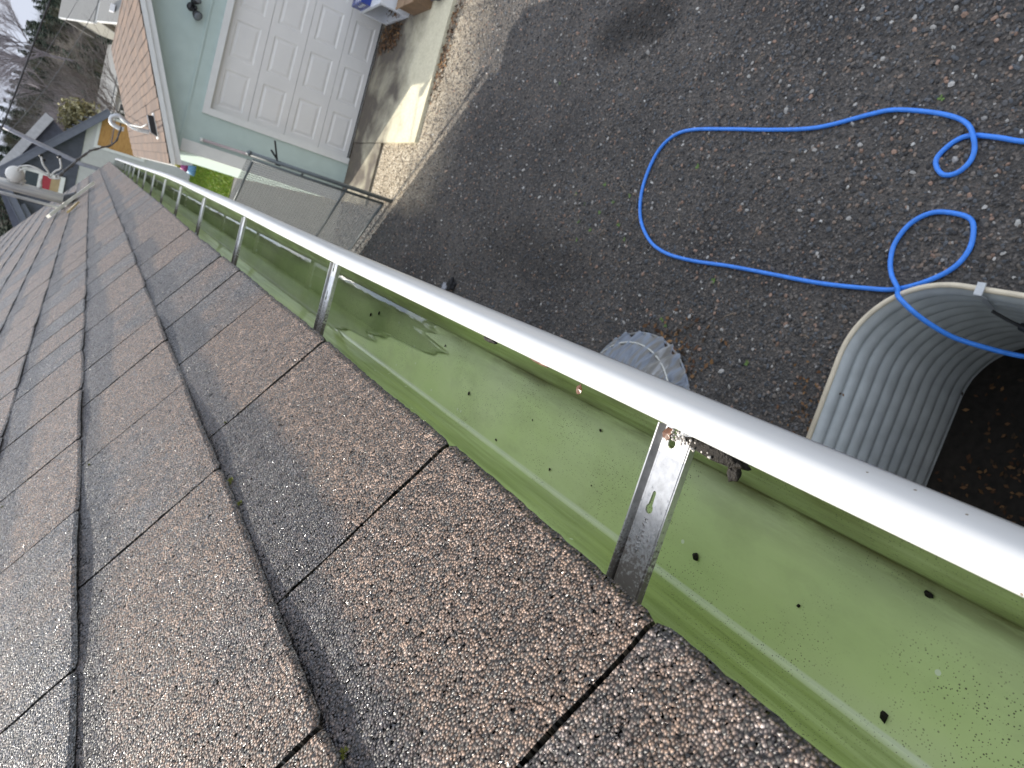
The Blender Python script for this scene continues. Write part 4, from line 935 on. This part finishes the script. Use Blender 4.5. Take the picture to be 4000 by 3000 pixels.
mb = MB(); mb.tube(catmull(HP, 7), .0122, 12)
tag(mb.build('garden_hose', M['hose']), 'blue hose looping over the dark gravel and down into the window well', 'hose')

# small weeds and twigs on the gravel
for i, (x, y) in enumerate([(.89, 4.57), (.13, 3.63), (.10, 3.58), (.92, 5.11), (.03, 2.83), (.72, 4.42), (1.57, 2.25), (.46, 3.30), (1.19, 3.78), (1.9, 5.9), (.65, 4.75), (.80, 4.70), (.95, 4.40), (.70, 4.95), (.85, 4.95), (.62, 4.30), (1.02, 4.75), (.55, 4.9)]):
    mb = MB()
    for k in range(9):
        t = R.uniform(0, 6.28); s = R.uniform(.010, .024); d = Vector((math.cos(t), math.sin(t), .5)) * s; q = Vector((-math.sin(t), math.cos(t), 0)) * s * .3
        mb.add([(0, 0, .005), d * .6 - q, d, d * .6 + q], [(0, 1, 2, 3)])
    o = mb.build('weed', M['weed']); o.location = (x, y, 0); tag(o, 'tiny bright green weed sprouting in the gravel', 'weed', 'weeds in the gravel')
M['straw'] = simple('dry_stem', (0.30, 0.22, 0.14), 0.7, 0.3)
for i in range(26):
    x, y = R.uniform(.2, 1.9), R.uniform(2.3, 5.5); t = R.uniform(0, 3.14); l = R.uniform(.02, .06); mb = MB()
    mb.tube([(-l * math.cos(t), -l * math.sin(t), 0), (.006, .004, .004), (l * math.cos(t), l * math.sin(t), 0)], .0016, 5)
    o = mb.build('twig', M['straw']); o.location = (x, y, .013); tag(o, 'short dry stem lying on the gravel', 'twig', 'dry stems on the gravel')

# ------------------------------------------------------------------ neighbour's house behind the lawn
nh = thing('slate_house', (-1.7, 31, 0), 'slate blue gabled house with pale grey lower wall and boarded window', 'house')
NY = 31.0; ap = (-1.67, 5.86); sl = 1.0
mb = MB(); mb.bbox((-6.0, NY, 0), (1.32, NY + .25, 3.3)); mb.bbox((-6.0, NY, 3.3), (1.1, NY + .25, 3.63)); 
for x in np.arange(-5.9, .9, .28):
    if abs(x - .75) > .9: mb.bbox((x, NY - .012, 1.5), (x + .03, NY - .001, 3.62))
mb.build('lower_wall', M['grey_siding'], nh)
mb = MB(); mb.prism([(-5.0, 3.632), (.95, 3.632), (.95, 3.66), (ap[0], ap[1] - .08), (-5.0, 3.66)], 'y', NY - .02, NY + .2)
for x in np.arange(-4.6, 1.2, .2):
    zt_ = ap[1] - .1 - abs(x - ap[0]) * (2.2 / 2.97); 
    if zt_ > 3.7: mb.bbox((x, NY - .045, 3.634), (x + .05, NY - .021, zt_))
mb.build('gable_wall', M['slate'], nh)
mb = MB(); mb.beam((1.45, NY - .20, 3.05), (ap[0], NY - .20, ap[1]), .26, .26, (0, -1, 0)); mb.beam((-4.8, NY - .20, 3.8), (ap[0] - .02, NY - .20, ap[1] - .02), .26, .24, (0, -1, 0)); mb.beam((-2.55, NY - .16, 5.05), (-4.4, NY - .16, 3.66), .20, .12, (0, -1, 0)); mb.build('rake_beam', M['slate_trim'], nh)
mb = MB(); mb.add([(1.5, NY - .35, 3.14), (ap[0], NY - .35, ap[1] + .1), (ap[0], NY + 9, ap[1] + .1), (1.5, NY + 9, 3.14), (-4.9, NY - .35, 3.86), (-4.9, NY + 9, 3.86)], [(0, 1, 2, 3), (1, 4, 5, 2)]); mb.build('roof', M['slate'], nh)
wn = MB(); wn.bbox((.10, NY - .05, 1.66), (.20, NY - .002, 3.32)); wn.bbox((.2, NY - .05, 1.66), (1.30, NY - .002, 1.78)); wn.bbox((.2, NY - .05, 3.22), (1.30, NY - .002, 3.32)); wn.bbox((1.22, NY - .05, 1.78), (1.30, NY - .002, 3.22)); w1 = wn.build('window', M['white_trim'], nh)
g = NT('plywood', 0.7, 0.3); f = g.noise(g.scale(g.obj(), (2, 2, 12)), 3, 6, 0.6); g.base(g.ramp(f, [(0.3, (0.33, 0.165, 0.05)), (0.7, (0.50, 0.29, 0.10))])); M['ply'] = g.m
mb = MB(); mb.bbox((.20, NY - .03, 1.78), (1.22, NY - .003, 2.86)); mb.bbox((.20, NY - .026, 2.87), (1.22, NY - .003, 3.22)); mb.build('plywood_sheet', M['ply'], w1)
mb = MB(); mb.bbox((.55, NY - .034, 2.62), (1.2, NY - .0305, 2.67)); mb.bbox((.22, NY - .034, 1.79), (.9, NY - .0305, 1.86)); mb.build('stencil_mark', M['dark_wood'], w1)
wn = MB(); wx0, wx1, wz0, wz1 = -1.95, -1.25, 3.95, 5.25
for a, b in (((wx0, wz0), (wx0 + .11, wz1)), ((wx1 - .11, wz0), (wx1, wz1)), ((wx0 + .11, wz0), (wx1 - .11, wz0 + .14)), ((wx0 + .11, wz1 - .12), (wx1 - .11, wz1)), ((wx0 + .11, 4.62), (wx1 - .11, 4.74))): wn.bbox((a[0], NY - .11, a[1]), (b[0], NY - .05, b[1]))
w2 = wn.build('window', M['white_trim'], nh)
mb = MB(); mb.bbox((wx0 + .11, NY - .09, 4.74), (wx1 - .11, NY - .06, wz1 - .12)); mb.build('dark_pane', simple('dark_glass', (0.03, 0.045, 0.05), 0.1), w2)
mb = MB(); mb.bbox((wx0 + .11, NY - .09, 4.36), (wx1 - .11, NY - .06, 4.62)); mb.build('red_blind', simple('red_cloth', (0.33, 0.03, 0.045), 0.7), w2)
mb = MB(); mb.bbox((wx0 + .11, NY - .09, wz0 + .14), (wx1 - .11, NY - .06, 4.36)); mb.build('tan_panel', simple('tan_board', (0.35, 0.26, 0.14), 0.7), w2)
pl = MB(); pl.tube([(-.12, 30.3, 5.95), (-.20, 30.3, 5.6), (-.60, 30.3, 3.6), (-.60, 30.3, 0)], .075, 10)
tag(pl.build('leaning_pole', simple('lavender_pole', (0.22, 0.22, 0.26), 0.5)), 'lavender grey pole crossing the slate gable', 'pole')
h2 = thing('rear_slate_house', (-1, 38, 0), 'second slate house with white roof edge behind the slate gable', 'house')
mb = MB(); mb.prism([(-5, 0), (.25, 0), (.25, 4.4), (.75, 5.0), (-1.35, 6.0), (-2.4, 6.5), (-5, 5.2)], 'y', 38, 38.3); mb.build('wall', M['slate'], h2)
mb = MB(); mb.beam((.80, 37.8, 5.05), (-2.5, 37.8, 6.62), .36, .20, (0, -1, 0)); mb.build('white_rake', simple('white_rake', (0.42, 0.42, 0.42), 0.6), h2)
mb = MB(); mb.add([(.85, 37.7, 5.12), (-2.5, 37.7, 6.72), (-2.5, 44, 6.72), (.85, 44, 5.12)], [(0, 1, 2, 3)]); mb.build('roof', M['slate_trim'], h2)

# far houses
M['grey_roof'] = None
g = NT('grey_shingles', 0.85, 0.2); wv = g.n('TexWave', bands_direction='Z'); wv.inputs['Scale'].default_value = 9.0; wv.inputs['Distortion'].default_value = 0.6; g.l(g.obj(), wv.inputs['Vector'])
g.base(g.mix(g.ramp(g.noise(g.obj(), 2.5, 4), [(0.3, 0.2), (0.7, 0.8)]), g.ramp(wv.outputs[1], [(0.2, (0.13, 0.13, 0.125)), (0.8, (0.26, 0.26, 0.25))]), (0.21, 0.21, 0.20))); M['grey_roof'] = g.m
M['far_wall'] = simple('far_siding', (0.36, 0.37, 0.37), 0.7, 0.06); M['tan_wall'] = simple('far_tan_siding', (0.26, 0.25, 0.21), 0.7, 0.06); M['win'] = simple('far_window', (0.05, 0.055, 0.065), 0.15)
def gable_house(name, x0, x1, y0, y1, ze, zr, wallm, label, wins=()):
    h = thing(name, ((x0 + x1) / 2, y0, 0), label, 'house'); ym = (y0 + y1) / 2
    mb = MB(); mb.prism([(y0 + .4, 0), (y1 - .4, 0), (y1 - .4, ze), (ym, zr - .15), (y0 + .4, ze)], 'x', x0 + .3, x1 - .3); mb.build('wall', wallm, h)
    mb = MB(); k = (zr - ze) / (ym - y0 - .4); ez = ze - .4 * k
    mb.prism([(y0, ez), (ym, zr), (y1, ez), (y1, ez + .12), (ym, zr + .14), (y0, ez + .12)], 'x', x0, x1); mb.build('roof', M['grey_roof'], h)
    mb = MB(); mb.beam((x0 + .02, y0, ez - .03), (x1 - .02, y0, ez - .03), .14, .14); mb.beam((x0 - .02, y0, ez + .02), (x0 - .02, ym, zr + .02), .05, .2); mb.build('fascia', M['white_trim'], h)
    for a, b, c, d in wins:
        f_ = MB(); f_.bbox((a - .08, y0 + .34, c - .08), (b + .08, y0 + .398, d + .08)); f_ = f_.build('window', M['white_trim'], h)
        q = MB(); q.bbox((a, y0 + .32, c), (b, y0 + .338, d)); q.build('pane', M['win'], f_)
    return h
hA = gable_house('grey_roof_house', 7.75, 17, 58, 66, 4.7, 6.55, M['tan_wall'], 'far house with tall grey shingle roof above the garage ridge')
hB = gable_house('low_grey_house', 7.35, 17, 50.5, 57, 3.05, 4.25, M['tan_wall'], 'far low house with grey roof and white skylight')
mb = MB(); mb.bbox((7.9, 51.7, 3.6), (8.3, 52.2, 3.85)); mb.build('skylight', M['white_plastic'], hB)
hC = gable_house('white_far_house', 2.55, 7.1, 58, 64, 2.75, 3.45, M['far_wall'], 'long pale far house with grey roof and small windows', [(3.0, 3.4, 1.5, 2.2), (4.2, 4.9, 1.3, 2.3), (5.4, 5.9, 1.5, 2.3)])

# ------------------------------------------------------------------ hillside, woods and trees
def hill_z(x, y):
    t = min(1, max(0, (y - 60) / 110)); t = t * t * (3 - 2 * t)
    return t * (14.6 - .085 * max(-60, min(90, x)) + 2.0 * mnoise.noise((x * .012, y * .012, 1))) + .6 * mnoise.noise((x * .06, y * .06, 3)) * t
def build_hill():
    xs = np.linspace(-260, 300, 90); ys = np.linspace(66, 520, 60); V_ = []; F_ = []
    for y in ys:
        for x in xs:
            V_.append((x, y, hill_z(x, y) - .05))
    m = len(xs)
    for j in range(len(ys) - 1):
        for i in range(m - 1): F_.append((j * m + i, j * m + i + 1, (j + 1) * m + i + 1, (j + 1) * m + i))
    g = NT('brown_hillside', 0.95, 0.1); p = g.obj(); f = g.noise(p, .12, 8, 0.7); f2 = g.noise(g.scale(p, (1, .3, 1)), .8, 6, 0.7)
    c = g.ramp(f, [(0.35, (0.036, 0.036, 0.026)), (0.55, (0.070, 0.062, 0.050)), (0.7, (0.060, 0.062, 0.034))]); g.base(g.mix(g.ramp(f2, [(0.4, 0.0), (0.7, 0.7)]), c, (0.095, 0.084, 0.072))); g.bump(f2, 1.0, .8)
    return structure(np_mesh('hillside', np.array(V_), np.array(F_), g.m, smooth=True))
build_hill()
def branches(mb, p, d, L, r, depth, rr, spread=.55, up=.12, n=3):
    P = [p]; q = Vector(p); dd = Vector(d)
    for k in range(3):
        dd = (dd + Vector((rr.gauss(0, .10), rr.gauss(0, .10), rr.gauss(0, .06) + up * .3))).normalized(); q = q + dd * L / 3; P.append(q.copy())
    mb.tube(P, [r, r * .86, r * .74, r * .6], 3 if depth < 3 else 5, False, smooth=False)
    if depth == 0: return
    for k in range(n):
        t = rr.choice([1, 2, 3, 3]); ax = Vector((rr.gauss(0, 1), rr.gauss(0, 1), rr.gauss(0, 1))).cross(dd).normalized()
        nd = (dd + ax * rr.uniform(spread * .5, spread * 1.4) + Vector((0, 0, up))).normalized()
        branches(mb, P[t], nd, L * rr.uniform(.62, .85), r * .58, depth - 1, rr, spread, up, n)
def bare_tree(x, y, z, L, r, depth, seed, label, mat, spread=.55, up=.12, n=3, stems=1, name='bare_tree', group=None):
    rr = random.Random(seed); t = thing(name, (x, y, z), label, 'tree', group); tr = MB(); cr = MB()
    for s in range(stems):
        d = Vector((rr.gauss(0, .12 + .25 * (stems > 1)), rr.gauss(0, .12), 1)).normalized(); p0 = Vector((x + rr.gauss(0, .1 * (stems > 1)), y, z)); p1 = p0 + d * L
        tr.tube([p0, p0.lerp(p1, .5), p1], [r, r * .8, r * .66], 7, False)
        for k in range(n + 2):
            tt = rr.uniform(.45, 1.0); ax = Vector((rr.gauss(0, 1), rr.gauss(0, 1), 0)).normalized(); branches(cr, p0.lerp(p1, tt), (d + ax * rr.uniform(.4, 1.0)).normalized(), L * rr.uniform(.6, .8), r * .5, depth, rr, spread, up, n)
    tr.build('trunk', mat, t); cr.build('crown', mat, t); return t
def conifer(x, y, z, h, seed, label, group=None):
    rr = random.Random(seed); t = thing('evergreen_tree', (x, y, z), label, 'tree', group)
    tr = MB(); tr.tube([(x, y, z), (x, y, z + h * .95)], [h * .02, h * .004], 6, False); tr.build('trunk', M['bark'], t); V_ = []
    for k in range(900):
        u = rr.random() ** .8; zz = z + h * (.06 + .94 * u); rr_ = h * .20 * (1 - u) ** .85 * rr.uniform(.35, 1.1); a = rr.uniform(0, 6.28); c = Vector((x + rr_ * math.cos(a), y + rr_ * math.sin(a), zz - rr_ * .25)); s = h * .03 * rr.uniform(.6, 1.3)
        d = Vector((math.cos(a), math.sin(a), -.35)) * s * 1.6; q = Vector((-math.sin(a), math.cos(a), rr.uniform(-.4, .4))) * s * .7; V_ += [c - d * .4 - q, c - d * .4 + q, c + d]
    V_ = np.array([tuple(v) for v in V_]); np_mesh('crown', V_, np.arange(len(V_)).reshape(-1, 3), M['needle'], t); return t
def leafy(name, x, y, z, rx, ry, rz, n, size, cols, seed, label, cat='shrub', group=None):
    nr = np.random.default_rng(seed); d = nr.normal(size=(n, 3)); d /= np.linalg.norm(d, axis=1)[:, None]; rad_ = nr.random(n) ** .45
    lump = np.array([mnoise.noise(Vector(v) * 1.8 + Vector((seed, 0, 0))) for v in d]); rad_ = rad_ * (1 + .45 * lump)
    c = d * rad_[:, None] * np.array([rx, ry, rz]) + np.array([x, y, z]); c[:, 2] = np.maximum(c[:, 2], .05); a = nr.normal(size=(n, 3)); a /= np.linalg.norm(a, axis=1)[:, None]; b = np.cross(a, nr.normal(size=(n, 3))); b /= np.linalg.norm(b, axis=1)[:, None]
    s = size * nr.uniform(.5, 1.3, (n, 1)); V_ = np.stack([c - a * s, c + b * s * .5, c + a * s, c - b * s * .5], 1).reshape(-1, 3)
    cc = np.array(cols)[nr.integers(0, len(cols), n)] * nr.uniform(.65, 1.3, (n, 1)); cc = np.repeat(np.concatenate([cc, np.ones((n, 1))], 1), 4, 0)
    t = thing(name, (x, y, max(0, z - rz)), label, cat, group); g = NT(name + '_leaf', .75, .25); g.base(g.attr('col'))
    np_mesh('crown', V_, np.arange(4 * n).reshape(-1, 4), g.m, t, col=cc); mb = MB(); mb.tube([(x, y, 0), (x, y, z)], [.12, .05], 6, False); mb.build('trunk', M['bark'], t); return t
bare_tree(9.6, 112, hill_z(9.6, 112) - .3, 4.6, .20, 5, 5, 'tall leafless tree against the bright sky at the far end', M['bark_pale'], .5, .10, 4)
bare_tree(4.9, 116, hill_z(4.9, 116) - .3, 3.6, .16, 5, 8, 'second leafless tree against the bright sky, thinner branches', M['bark_pale'], .55, .10, 3)
bare_tree(1.6, 47, 0, 2.5, .075, 4, 12, 'grey leafless bush fanning out above the slate house', M['bark_grey'], .5, .12, 4, stems=4, name='bare_bush')
bare_tree(2.2, 70, 1.0, 2.2, .09, 4, 13, 'smaller grey leafless bush left of the far white house', M['bark_pale'], .45, .15, 4, stems=4, name='bare_bush')
leafy('mossy_shrub', 1.1, 41, 4.05, 1.0, .8, .85, 2200, .10, [(.22, .20, .09), (.30, .28, .15), (.13, .12, .07), (.40, .38, .24)], 3, 'yellow green shrub beside the slate gable')
leafy('round_shrub', 1.75, 44, 1.9, .62, .6, .85, 1800, .08, [(.018, .03, .014), (.03, .045, .02), (.04, .05, .03)], 4, 'dark green round shrub behind the garage roof')
for i, (x, y, h) in enumerate([(-2.6, 66, 7.6), (-4.4, 70, 8.6), (-6.4, 64, 7.0), (-1.2, 76, 7.6), (-8.6, 68, 8.0)]):
    conifer(x, y, 0, h, 40 + i, 'dark evergreen tree standing behind the slate gable', 'evergreens behind the slate gable')
def woods():
    rr = random.Random(99); V_ = []; C_ = []
    def tri(a, b, c, col): V_.extend([tuple(a), tuple(b), tuple(c)]); C_.extend([(*col, 1)] * 3)
    for k in range(900):
        y = rr.uniform(80, 185); x = rr.uniform(-.16, .30) * y
        z = hill_z(x, y); h = rr.uniform(2.4, 4.2); con = (rr.random() < (.75 if (x / y < -.03 or x / y > .13) else .28)) 
        if con:
            col = (.030, .042, .030)
            for j in range(120):
                u = rr.random(); a = rr.uniform(0, 6.28); w_ = h * .22 * (1 - u) * rr.uniform(.4, 1.1); c = Vector((x + w_ * math.cos(a), y + w_ * math.sin(a), z + h * u)); s = .28 * rr.uniform(.5, 1.2); m_ = rr.uniform(.6, 1.4)
                tri(c + Vector((-s, 0, 0)), c + Vector((s, 0, .1)), c + Vector((s * math.cos(a), s * math.sin(a), -s * .8 + .5 * s)), tuple(v * m_ for v in col))
        else:
            col = rr.choice([(.078, .070, .058), (.095, .083, .072), (.062, .058, .044), (.070, .072, .038)])
            for j in range(90):
                a = rr.gauss(0, .55); b = rr.gauss(0, .5); L = h * rr.uniform(.35, 1.0); p = Vector((x + rr.gauss(0, .4), y + rr.gauss(0, .4), z + h * rr.uniform(0, .35))); d = Vector((math.sin(a), math.sin(b), math.cos(a))).normalized() * L * .6; w_ = .022 * rr.uniform(.6, 1.6); m_ = rr.uniform(.6, 1.4)
                tri(p - Vector((w_, 0, 0)), p + Vector((w_, 0, 0)), p + d, tuple(v * m_ for v in col))
    V_ = np.array(V_); g = NT('wood_mass', .9, .15); g.base(g.attr('col'))
    return tag(np_mesh('woodland', V_, np.arange(len(V_)).reshape(-1, 3), g.m, col=np.array(C_)), 'brown winter woodland with dark evergreens covering the far hillside', 'woods', kind='stuff')
woods()
